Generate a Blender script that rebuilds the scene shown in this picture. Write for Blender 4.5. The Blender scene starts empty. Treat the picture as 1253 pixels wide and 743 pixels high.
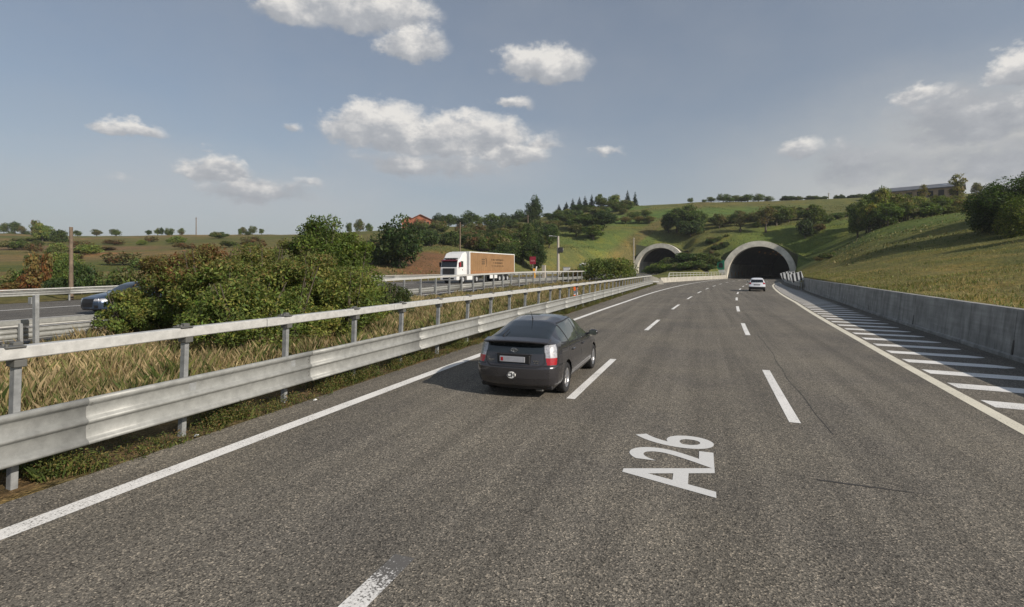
import bpy, math, random
import numpy as np
from mathutils import Vector, Matrix
random.seed(7)
RNG = np.random.default_rng(11)
scene = bpy.context.scene
COL = scene.collection
PI = math.pi

# ------------------------------------------------------------------ viewpoint numbers
FPX, HORIZON, H = 626.5, 330.0, 2.5
TH = math.atan(231.5 / 626.5)
ST, CT = math.sin(TH), math.cos(TH)

def ray_xy(px, Z):
    X = (px - 626.5) / FPX * Z
    return (-ST * Z + CT * X, CT * Z + ST * X)

def ray_z(py, Z):
    return H - (py - HORIZON) / FPX * Z

# ------------------------------------------------------------------ road frame (s along, u across)
R0, SE = 780.0, 250.0
HAZE = .0002

def rp(s, u):
    if s < 0: return (u, s)
    a = min(s, SE) / R0
    x = R0 - (R0 - u) * math.cos(a); y = (R0 - u) * math.sin(a)
    if s > SE:
        x += (s - SE) * math.sin(a); y += (s - SE) * math.cos(a)
    return (x, y)

def rpv(s, u):
    a = np.clip(s, 0, SE) / R0
    x = R0 - (R0 - u) * np.cos(a); y = (R0 - u) * np.sin(a)
    x = x + np.maximum(s - SE, 0) * np.sin(a); y = y + np.maximum(s - SE, 0) * np.cos(a) + np.minimum(s, 0)
    return x, y

def inv(x, y):
    if y < 0: return y, x
    a = math.atan2(y, R0 - x)
    if a * R0 > SE:
        ae = SE / R0
        ex, ey = R0 - R0 * math.cos(ae), R0 * math.sin(ae)
        dx, dy = x - ex, y - ey
        return SE + dx * math.sin(ae) + dy * math.cos(ae), dx * math.cos(ae) - dy * math.sin(ae)
    return a * R0, R0 - math.hypot(R0 - x, y)

def heading(s):
    return -min(max(s, 0), SE) / R0

def sm(a, b, t):
    t = np.clip((np.asarray(t, float) - a) / (b - a), 0, 1)
    return t * t * (3 - 2 * t)

def lerpf(pts):
    xs = [p[0] for p in pts]; ys = [p[1] for p in pts]
    return lambda t: np.interp(t, xs, ys)

SP, UC, SP2, UC2 = 155.0, -0.6, 178.0, -34.0
RO, RI = 9.1, 7.6
u_left = lerpf([(-80, -6.95), (0, -6.95), (25, -7.4), (40, -8.15), (60, -9.4), (80, -11.2), (97, -13.6), (103, -13.0), (147, -9.0), (153, -8.2), (260, -8.2)])
u_wall = lerpf([(-80, 7.8), (18, 7.85), (28, 8.1), (45, 8.6), (120, 8.6), (150, 8.0), (260, 7.2)])
u_R = lerpf([(-80, 4.3), (0, 4.35), (10, 4.63), (22, 5.0), (44, 5.5), (90, 5.35), (102, 5.6), (114, 6.3), (260, 6.9)])
u_g = lerpf([(-80, 30), (70, 30), (71, 8.35), (85, 7.85), (100, 7.3), (130, 6.75), (153, 6.95)])
u_L = lerpf([(-80, -6.15), (15, -6.2), (40, -6.55), (60, -7.1), (92, -7.7), (140, -8.0), (152, -7.6), (260, -7.4)])
u_on = lerpf([(-80, -19.5), (70, -20.0), (165, -26.2), (270, -26.2)])
u_of = lerpf([(-80, -42.5), (110, -42.5), (170, -41.7), (270, -41.7)])

def z_opp(s):
    return 0.2 + 0.6 * sm(8, 58, s) + 0.4 * sm(60, 170, s)

# ------------------------------------------------------------------ terrain height
CTRL = [(1253, 325, 35), (1253, 290, 52), (1240, 284, 60), (1180, 270, 78), (1120, 271, 105), (1080, 273, 122), (1000, 283, 155), (1253, 255, 90),
        (1040, 300, 110), (1100, 300, 80), (1180, 305, 55), (985, 318, 152), (931, 296, 150), (880, 318, 150), (860, 322, 160),
        (931, 285, 168), (850, 284, 175), (900, 283, 172), (850, 262, 215), (930, 262, 220), (850, 248, 265), (900, 247, 268), (1000, 245, 285), (1080, 242, 255),
        (1120, 238, 240), (1180, 240, 210), (1253, 240, 160), (803, 297, 182), (762, 312, 176), (838, 314, 176), (800, 285, 195),
        (790, 251, 275), (740, 252, 282), (700, 255, 285), (740, 285, 190), (740, 305, 150), (720, 262, 240), (760, 268, 235), (700, 331, 105), (690, 322, 125),
        (640, 277, 265), (560, 277, 265), (510, 278, 255), (600, 326, 118), (600, 300, 170), (540, 300, 130), (520, 306, 110), (480, 325, 95),
        (440, 285, 280), (300, 287, 330), (200, 288, 320), (100, 290, 300), (0, 285, 300), (0, 292, 240), (60, 308, 160), (60, 326, 95), (0, 326, 95), (180, 320, 110), (300, 318, 120), (400, 318, 110)]
cx, cy, cz = [], [], []
for px, py, Z in CTRL:
    x, y = ray_xy(px, Z); cx.append(x); cy.append(y); cz.append(ray_z(py, Z))
for x, y, z in [(0, 0, 0), (-13, 10, .1), (-13, 40, .3), (20, -30, 3), (40, 0, 5), (60, 30, 9), (-50, -30, 1), (-120, -60, 3), (100, -60, 6), (0, -120, 1), (0, -300, 4),
                (-14, 90, .6), (-700, 200, 18), (-500, 600, 20), (0, 800, 30), (400, 700, 32), (600, 200, 25), (500, -200, 12), (-400, -200, 6), (-160, 400, 22), (60, 420, 36), (200, 340, 38), (120, 90, 16), (-1500, 1500, 15), (1500, 1500, 20), (0, 2200, 20), (-1500, -800, 8), (1500, -800, 10)]:
    cx.append(x); cy.append(y); cz.append(z)
cx = np.array(cx); cy = np.array(cy); cz = np.array(cz)
_n = len(cx)
_A = np.zeros((_n + 1, _n + 1)); _A[:_n, :_n] = np.hypot(cx[:, None] - cx, cy[:, None] - cy); _A[:_n, _n] = 1; _A[_n, :_n] = 1
_A[:_n, :_n] -= np.eye(_n) * 1.5
_W = np.linalg.solve(_A, np.append(cz, 0))

def hill(x, y):
    x = np.asarray(x, float); y = np.asarray(y, float)
    out = np.full(x.shape, _W[_n])
    for i in range(_n):
        out = out + _W[i] * np.sqrt((x - cx[i]) ** 2 + (y - cy[i]) ** 2 + 4.0)
    return out + 0.25 * np.sin(x * .11 + 1.3) * np.cos(y * .09) + 0.12 * np.sin(x * .31 + y * .27)

def terrain(s, u):
    s = np.asarray(s, float); u = np.asarray(u, float)
    x, y = rpv(s, u)
    h = hill(x, y)
    z = h.copy()
    ul, uw, on, of = u_left(s), u_wall(s), u_on(s), u_of(s)
    zo = z_opp(s)
    wob = 0.10 * np.sin(x * .9 + .4) * np.sin(y * .7) + .06 * np.sin(x * 2.3 + y * 1.7)
    pre = s < SP - 0.01
    pre2 = s < SP2 - 0.01
    # beyond the wall
    top = 1.5 + 1.2 * sm(110, 150, s)
    run = np.maximum(u - uw - .5, 0)
    bank = top + run * (.20 + .32 * sm(60, 118, s)) + .012 * run ** 2 * sm(0, 40, run)
    hh = np.maximum(h, top)
    right = .5 * (hh + bank - np.sqrt((hh - bank) ** 2 + .25)) + .08
    m = (pre & (u > uw + .45)) | (~pre & (u > UC))
    kr = 1 - sm(SP, SP + 30, s)
    z = np.where(m, (right + wob * .5 * np.clip(run / 3, 0, 1)) * kr + h * (1 - kr), z)
    # main carriageway
    z = np.where(pre & (u >= ul) & (u <= uw + .451), -.06, z)
    # median
    f = np.clip((ul - u) / np.maximum(ul - on, .1), 0, 1)
    med = zo * f + (wob - .05) * np.clip(np.minimum(ul - u, u - on) / 1.2, 0, 1)
    ulx = np.minimum(ul, UC - RO + .01) * (s > SP - 6) + ul * (s <= SP - 6)
    k = sm(122, SP + 6, s) * sm(0, 1, np.clip(np.minimum(ulx - u, u - on) / 5.0, 0, 1))
    med = med * (1 - k) + np.maximum(h, .3) * k
    z = np.where((u < ul) & (u > on) & pre, med, z)
    kq = sm(SP, SP + 12, s); med2 = med * (1 - kq) + np.maximum(h, zo) * kq
    k2 = sm(0, 1, np.clip((u - on) / 3.0, 0, 1))
    med2 = zo * (1 - k2) + med2 * k2
    z = np.where((u < UC - RO) & (u > on) & ~pre & pre2, med2, z)
    # opposite carriageway
    z = np.where(pre2 & (u <= on) & (u >= of), zo - .06, z)
    wl = 14 - 11 * sm(SP2 - 30, SP2, s)
    t = sm(0, 1, (of - u - .8) / wl)
    z = np.where(pre2 & (u < of), (zo - .06) * (1 - t) + np.maximum(h, .4) * t + wob * .4 * np.clip((of - u) / 3, 0, 1), z)
    # earth wrapped round the portals
    for sp, uc, zb, ok in ((SP, UC, 0.0, (u > uw + .5) | (u < ul - .3) | (s > SP - .01)), (SP2, UC2, 1.2, (u > on + .3) | (u < of - .3) | (s > SP2 - .01))):
        d = np.abs(u - uc)
        mound = zb + 1.2 + RO - .6 - np.maximum(0, d - 4.0) * .62 + .25 * np.sin(x * .8) * np.sin(y * .6)
        kf = sm(sp - 9, sp + .3, s) * (1 - sm(sp + 25, sp + 50, s))
        z = np.where(ok & ((d > RO) | (s > sp - .01)) & (mound > z), z + (mound - z) * kf, z)
    # earth over the tunnel tubes
    for sp, uc, zb in ((SP, UC, 0.0), (SP2, UC2, 1.2)):
        d = np.abs(u - uc)
        cov = zb + 1.2 + np.sqrt(np.maximum(RO ** 2 - d ** 2, 0)) + 0.04
        z = np.where((s >= sp - .01) & (d < RO + .01), np.maximum(z, np.where(d < RO, cov, -9)), z)
    return z

def ground(x, y):
    s, u = inv(x, y)
    return float(terrain(np.array([s]), np.array([u]))[0])

# ------------------------------------------------------------------ materials
def mat(name, col=(.5, .5, .5), rough=.6, metal=0.0, noise=0.0, nscale=8.0, spec=.5, coat=0.0, emit=None, bump=0.0, bscale=60, col2=None, det=6):
    m = bpy.data.materials.new(name); m.use_nodes = True
    nt = m.node_tree; b = nt.nodes['Principled BSDF']
    b.inputs['Base Color'].default_value = (*col, 1); b.inputs['Roughness'].default_value = rough
    b.inputs['Metallic'].default_value = metal; b.inputs['Specular IOR Level'].default_value = spec
    b.inputs['Coat Weight'].default_value = coat
    if emit:
        b.inputs['Emission Color'].default_value = (*emit[0], 1); b.inputs['Emission Strength'].default_value = emit[1]
    tc = nt.nodes.new('ShaderNodeTexCoord')
    if noise or col2:
        n = nt.nodes.new('ShaderNodeTexNoise'); n.inputs['Scale'].default_value = nscale; n.inputs['Detail'].default_value = det; n.inputs['Roughness'].default_value = .65
        nt.links.new(tc.outputs['Object'], n.inputs['Vector'])
        r = nt.nodes.new('ShaderNodeValToRGB'); r.color_ramp.elements[0].position = .34; r.color_ramp.elements[1].position = .66
        c2 = col2 or tuple(min(1, c * (1 + noise)) for c in col)
        c1 = col if col2 else tuple(c * (1 - noise) for c in col)
        r.color_ramp.elements[0].color = (*c1, 1); r.color_ramp.elements[1].color = (*c2, 1)
        nt.links.new(n.outputs['Fac'], r.inputs['Fac']); nt.links.new(r.outputs['Color'], b.inputs['Base Color'])
    if bump:
        n2 = nt.nodes.new('ShaderNodeTexNoise'); n2.inputs['Scale'].default_value = bscale; n2.inputs['Detail'].default_value = 5
        nt.links.new(tc.outputs['Object'], n2.inputs['Vector'])
        bp = nt.nodes.new('ShaderNodeBump'); bp.inputs['Strength'].default_value = bump; bp.inputs['Distance'].default_value = .02
        nt.links.new(n2.outputs['Fac'], bp.inputs['Height']); nt.links.new(bp.outputs['Normal'], b.inputs['Normal'])
    return m

def node(nt, typ, **kw):
    n = nt.nodes.new(typ)
    for k, v in kw.items():
        if k in n.inputs: n.inputs[k].default_value = v
        else: setattr(n, k, v)
    return n

def mixc(nt, fac, a, b, blend='MIX'):
    n = nt.nodes.new('ShaderNodeMix'); n.data_type = 'RGBA'; n.blend_type = blend
    for sock, v in ((n.inputs[0], fac), (n.inputs[6], a), (n.inputs[7], b)):
        if isinstance(v, (int, float)): sock.default_value = v
        elif isinstance(v, tuple): sock.default_value = (*v, 1)
        else: nt.links.new(v, sock)
    return n.outputs[2]

def ramp(nt, src, stops):
    r = nt.nodes.new('ShaderNodeValToRGB'); e = r.color_ramp.elements
    while len(e) < len(stops): e.new(.5)
    for i, (p, c) in enumerate(stops):
        e[i].position = p; e[i].color = (*c, 1) if isinstance(c, tuple) else (c, c, c, 1)
    nt.links.new(src, r.inputs['Fac']); return r.outputs['Color']

def noise_n(nt, vec, scale, detail=4, rough=.6):
    n = node(nt, 'ShaderNodeTexNoise', Scale=scale, Detail=detail, Roughness=rough); nt.links.new(vec, n.inputs['Vector']); return n.outputs['Fac']

def asphalt_mat(name, dark, mid, light, warm):
    m = bpy.data.materials.new(name); m.use_nodes = True; nt = m.node_tree; b = nt.nodes['Principled BSDF']
    tc = nt.nodes.new('ShaderNodeTexCoord'); P = tc.outputs['Object']
    v = node(nt, 'ShaderNodeTexVoronoi', Scale=68.0); nt.links.new(P, v.inputs['Vector'])
    sep = nt.nodes.new('ShaderNodeSeparateColor'); nt.links.new(v.outputs['Color'], sep.inputs['Color'])
    grain = ramp(nt, sep.outputs[0], [(0.0, dark), (.45, mid), (.8, mid), (1.0, light)])
    v2 = node(nt, 'ShaderNodeTexVoronoi', Scale=160.0); nt.links.new(P, v2.inputs['Vector'])
    sep2 = nt.nodes.new('ShaderNodeSeparateColor'); nt.links.new(v2.outputs['Color'], sep2.inputs['Color'])
    fine = ramp(nt, sep2.outputs[1], [(0, .55), (.7, 1.0), (1, 1.7)])
    c = mixc(nt, .8, grain, fine, 'MULTIPLY')
    big = ramp(nt, noise_n(nt, P, .35, 4), [(.3, (.80, .80, .82)), (.7, (1.15, 1.13, 1.08))])
    c = mixc(nt, 1.0, c, big, 'MULTIPLY')
    mp = node(nt, 'ShaderNodeMapping'); mp.inputs['Scale'].default_value = (2.0, .05, 1); nt.links.new(P, mp.inputs['Vector'])
    streak = ramp(nt, noise_n(nt, mp.outputs[0], 1.0, 3), [(.35, .80), (.65, 1.14)])
    c = mixc(nt, 1.0, c, streak, 'MULTIPLY')
    c = mixc(nt, 1.0, c, warm, 'MULTIPLY')
    nt.links.new(c, b.inputs['Base Color']); b.inputs['Roughness'].default_value = .82; b.inputs['Specular IOR Level'].default_value = .3
    bp = nt.nodes.new('ShaderNodeBump'); bp.inputs['Strength'].default_value = .55; bp.inputs['Distance'].default_value = .008
    nt.links.new(v.outputs['Distance'], bp.inputs['Height']); nt.links.new(bp.outputs['Normal'], b.inputs['Normal'])
    return m

def paint_mat(name, col, wear=.5):
    m = bpy.data.materials.new(name); m.use_nodes = True; nt = m.node_tree; b = nt.nodes['Principled BSDF']
    tc = nt.nodes.new('ShaderNodeTexCoord'); P = tc.outputs['Object']
    n = noise_n(nt, P, 42, 4, .7); n2 = noise_n(nt, P, 1.2, 4)
    a = nt.nodes.new('ShaderNodeMath'); a.operation = 'MULTIPLY_ADD'; a.inputs[1].default_value = .45
    nt.links.new(n2, a.inputs[0]); nt.links.new(n, a.inputs[2])
    at = node(nt, 'ShaderNodeAttribute', attribute_name='wear')
    a2 = nt.nodes.new('ShaderNodeMath'); a2.operation = 'SUBTRACT'; nt.links.new(a.outputs[0], a2.inputs[0]); nt.links.new(at.outputs['Fac'], a2.inputs[1])
    c = ramp(nt, a2.outputs[0], [(.575 + wear * .03 - .05, (.11, .105, .098)), (.575 + wear * .03, tuple(x * .75 for x in col)), (.80, col)])
    nt.links.new(c, b.inputs['Base Color']); b.inputs['Roughness'].default_value = .7
    return m

M = {}
M['asphalt'] = asphalt_mat('asphalt', (.045, .044, .040), (.160, .156, .143), (.38, .355, .31), (.98, .925, .85))
M['asphalt2'] = asphalt_mat('pale_asphalt', (.04, .038, .035), (.12, .115, .105), (.28, .27, .25), (1, .98, .95))
M['white_line'] = paint_mat('white_road_paint', (.78, .77, .74), .75)
M['cream_line'] = paint_mat('cream_road_paint', (.70, .66, .54), .3)
M['clean_paint'] = mat('fresh_road_paint', (.60, .60, .585), .7, 0, .07, 40)
M['dark_strip'] = mat('joint_and_dark_strip', (.04, .038, .036), .8)
M['galv'] = mat('galvanised_steel', (.50, .50, .48), .55, .2, .14, 9, bump=.04, bscale=30)
M['galv_old'] = mat('weathered_galvanised_steel', (.30, .305, .29), .55, .25, .16, 7, bump=.03, bscale=25)
M['galv_dark'] = mat('dull_steel_post', (.30, .31, .31), .6, .3, .25, 6)
M['bolt'] = mat('bolt_steel', (.16, .16, .15), .6, .5)
M['concrete'] = mat('weathered_concrete', (.22, .22, .205), .9, 0, 0, 1.3, col2=(.35, .345, .325), bump=.35, bscale=18, det=9)
_nt = M['concrete'].node_tree; _b = _nt.nodes['Principled BSDF']; _src = _b.inputs['Base Color'].links[0].from_socket
_tc = _nt.nodes.new('ShaderNodeTexCoord'); _mp = node(_nt, 'ShaderNodeMapping'); _mp.inputs['Scale'].default_value = (2.2, 2.2, .22); _nt.links.new(_tc.outputs['Object'], _mp.inputs['Vector'])
_st = ramp(_nt, noise_n(_nt, _mp.outputs[0], 1.0, 6, .7), [(.36, .60), (.52, 1.0), (.7, 1.08)])
_mp2 = node(_nt, 'ShaderNodeMapping'); _mp2.inputs['Scale'].default_value = (.3, .3, 7); _nt.links.new(_tc.outputs['Object'], _mp2.inputs['Vector'])
_fm = ramp(_nt, noise_n(_nt, _mp2.outputs[0], 1.0, 2, .5), [(.4, .90), (.6, 1.04)])
_nt.links.new(mixc(_nt, 1.0, mixc(_nt, 1.0, _src, _st, 'MULTIPLY'), _fm, 'MULTIPLY'), _b.inputs['Base Color'])
M['concrete_pale'] = mat('pale_concrete', (.40, .38, .33), .9, 0, .2, 1.0, bump=.2, bscale=12)
M['portal'] = mat('portal_concrete', (.56, .53, .45), .9, 0, .22, .6, bump=.2, bscale=6)
M['lining'] = mat('dark_tunnel_lining', (.10, .095, .085), .9, 0, .3, .5)  # dark mottled tone for the whole upper vault
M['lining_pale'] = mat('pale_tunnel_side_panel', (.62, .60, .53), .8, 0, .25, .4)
M['black'] = mat('black_plastic', (.012, .012, .013), .5)
M['tyre'] = mat('tyre_rubber', (.015, .015, .016), .85, 0, .3, 20)
M['rim'] = mat('alloy_rim', (.55, .55, .56), .3, .9)
M['hub'] = mat('dark_hub', (.07, .07, .07), .5, .5)
M['carpaint'] = mat('dark_grey_metallic_paint', (.058, .056, .061), .26, .5, .08, 1.5, coat=.8)
M['whitepaint'] = mat('white_car_paint', (.72, .74, .78), .3, 0, .05, 1.5, coat=.6)
M['bluepaint'] = mat('blue_grey_car_paint', (.05, .075, .12), .28, .5, .1, 1.5, coat=.7)
M['glass'] = mat('dark_car_glass', (.012, .016, .018), .06, 0, 0, spec=.8, coat=.3)
M['sideglass'] = mat('tinted_side_glass', (.05, .06, .055), .05, 0, .35, 2, spec=.9, coat=.4)
M['redlens'] = mat('red_lamp_lens', (.34, .012, .018), .2, 0, .15, 30, coat=.6)
M['clearlens'] = mat('clear_lamp_lens', (.42, .42, .44), .2, .25, .35, 28, coat=.6)
M['plate'] = mat('number_plate', (.33, .34, .37), .45, 0, .08, 8)
M['chrome'] = mat('chrome_trim', (.6, .6, .6), .2, 1.0)
M['sticker'] = mat('white_sticker', (.78, .78, .76), .5)
M['ink'] = mat('black_lettering', (.02, .02, .02), .6)
M['truckwhite'] = mat('white_truck_paint', (.74, .74, .73), .35, 0, .06, .8, coat=.4)
M['curtain'] = mat('tan_trailer_curtain', (.255, .148, .068), .6, 0, .12, .9, bump=.25, bscale=3)
M['curtain_dark'] = mat('brown_curtain_skirt', (.30, .15, .065), .6, 0, .15, 2)
M['curtain_print'] = mat('dark_curtain_print', (.12, .075, .04), .7)
M['truckframe'] = mat('grey_chassis', (.10, .10, .105), .7, .2, .2, 3)
M['red'] = mat('red_paint', (.35, .015, .025), .5)
M['signred'] = mat('dark_red_sign_face', (.22, .012, .03), .5, 0, .15, 4)
M['visor'] = mat('dark_red_visor', (.10, .010, .018), .4)
M['signgreen'] = mat('green_sign_face', (.015, .22, .12), .5)
M['signwhite'] = mat('white_sign_face', (.72, .73, .72), .5, 0, .06, 5)
M['yellow'] = mat('yellow_paint', (.62, .30, .03), .55, 0, .12, 6)
M['orange'] = mat('orange_plastic', (.72, .13, .02), .5, 0, .1, 8)
M['greenbox'] = mat('green_container_paint', (.02, .09, .06), .55, 0, .2, 3)
M['greybox'] = mat('grey_cabinet_paint', (.36, .37, .38), .6, 0, .1, 3)
M['blackpaint'] = mat('black_sign_paint', (.02, .02, .022), .5)
M['wood'] = mat('weathered_wood_pole', (.16, .12, .085), .9, 0, .3, 3, bump=.3, bscale=12)
M['concpole'] = mat('concrete_pole', (.40, .36, .30), .85, 0, .15, 4)
M['bark'] = mat('tree_bark', (.085, .07, .052), .95, 0, .35, 6, bump=.6, bscale=14)
M['brick'] = mat('red_brick_wall', (.33, .12, .065), .9, 0, .2, 1.2)
M['tile'] = mat('clay_roof_tiles', (.24, .085, .045), .85, 0, .25, 1.4, bump=.4, bscale=6)
M['barnwall'] = mat('stained_barn_wall', (.30, .22, .15), .9, 0, .3, .8)
M['barnroof'] = mat('grey_sheet_roof', (.13, .14, .16), .7, .2, .15, .5)
M['silo'] = mat('grey_silo_steel', (.20, .23, .27), .5, .4, .12, 1)
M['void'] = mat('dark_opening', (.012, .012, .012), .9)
M['lampglow'] = mat('tunnel_lamp_glow', (.5, .3, .1), .5, emit=((1.0, .55, .18), .09))
M['soil'] = mat('grassy_soil', (.10, .085, .045), .95, 0, 0, 1.5, col2=(.075, .10, .032), bump=.5, bscale=6)
M['litter'] = mat('white_litter', (.75, .75, .73), .7)

# leaves: colour per leaf x colour of the plant
def leaf_mat(name, trans=.38):
    m = bpy.data.materials.new(name); m.use_nodes = True; nt = m.node_tree
    b = nt.nodes['Principled BSDF']; out = nt.nodes['Material Output']
    at = node(nt, 'ShaderNodeAttribute', attribute_name='col'); oi = nt.nodes.new('ShaderNodeObjectInfo')
    c = mixc(nt, 1.0, at.outputs['Color'], oi.outputs['Color'], 'MULTIPLY')
    nt.links.new(c, b.inputs['Base Color']); b.inputs['Roughness'].default_value = .6; b.inputs['Specular IOR Level'].default_value = .25
    t = nt.nodes.new('ShaderNodeBsdfTranslucent'); c2 = mixc(nt, 1.0, c, (1.25, 1.3, .7), 'MULTIPLY'); nt.links.new(c2, t.inputs['Color'])
    mx = nt.nodes.new('ShaderNodeMixShader'); mx.inputs[0].default_value = trans
    nt.links.new(b.outputs[0], mx.inputs[1]); nt.links.new(t.outputs[0], mx.inputs[2]); nt.links.new(mx.outputs[0], out.inputs['Surface'])
    return m
M['leaf'] = leaf_mat('foliage')
M['grass'] = leaf_mat('grass_blades', .25)

def ground_mat():
    m = bpy.data.materials.new('meadow_ground'); m.use_nodes = True; nt = m.node_tree; b = nt.nodes['Principled BSDF']
    tc = nt.nodes.new('ShaderNodeTexCoord'); P = tc.outputs['Object']
    at = node(nt, 'ShaderNodeAttribute', attribute_name='col')
    n1 = noise_n(nt, P, .22, 6, .65); n2 = noise_n(nt, P, 2.5, 5, .7); n3 = noise_n(nt, P, 14, 4, .7)
    c = mixc(nt, 1.0, at.outputs['Color'], ramp(nt, n1, [(.32, (.72, .78, .75)), (.5, (1, 1, 1)), (.7, (1.45, 1.2, .95))]), 'MULTIPLY')
    c = mixc(nt, 1.0, c, ramp(nt, n2, [(.3, (.50, .56, .5)), (.7, (1.55, 1.45, 1.3))]), 'MULTIPLY')
    c = mixc(nt, 1.0, c, ramp(nt, n3, [(.3, .6), (.7, 1.4)]), 'MULTIPLY')
    nt.links.new(c, b.inputs['Base Color']); b.inputs['Roughness'].default_value = .95; b.inputs['Specular IOR Level'].default_value = .1
    bp = nt.nodes.new('ShaderNodeBump'); bp.inputs['Strength'].default_value = .9; bp.inputs['Distance'].default_value = .25
    nt.links.new(n2, bp.inputs['Height']); nt.links.new(bp.outputs['Normal'], b.inputs['Normal'])
    return m
M['ground'] = ground_mat()

# ------------------------------------------------------------------ object helpers
def tag(o, label=None, cat=None, group=None, kind=None):
    if label: o['label'] = label
    if cat: o['category'] = cat
    if group: o['group'] = group
    if kind: o['kind'] = kind
    return o

def empty(name, loc=(0, 0, 0), rz=0.0, label=None, cat=None, group=None):
    o = bpy.data.objects.new(name, None); COL.objects.link(o); o.location = loc; o.rotation_euler = (0, 0, rz)
    o.empty_display_size = .2
    return tag(o, label, cat, group)

def link(name, me, parent=None):
    o = bpy.data.objects.new(name, me); COL.objects.link(o)
    if parent: o.parent = parent
    return o

def copy_tree(o, parent=None):
    c = o.copy(); COL.objects.link(c); c.parent = parent
    for ch in o.children: copy_tree(ch, c)
    return c

def np_mesh(name, V, F, mats, col=None, smooth=False):
    me = bpy.data.meshes.new(name)
    V = np.ascontiguousarray(V, dtype=np.float32); F = np.ascontiguousarray(F, dtype=np.int32)
    k = F.shape[1]
    me.vertices.add(len(V)); me.vertices.foreach_set('co', V.ravel())
    me.loops.add(F.size); me.loops.foreach_set('vertex_index', F.ravel())
    me.polygons.add(len(F)); me.polygons.foreach_set('loop_start', np.arange(0, F.size, k, dtype=np.int32))
    if smooth: me.polygons.foreach_set('use_smooth', np.ones(len(F), dtype=bool))
    for m in (mats if isinstance(mats, (list, tuple)) else [mats]): me.materials.append(m)
    me.update(calc_edges=True)
    if col is not None:
        dom = 'FACE' if len(col) == len(F) else 'POINT'
        a = me.attributes.new('col', 'FLOAT_COLOR', dom)
        c4 = np.ones((len(col), 4), np.float32); c4[:, :3] = col
        a.data.foreach_set('color', c4.ravel())
    return me

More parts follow.
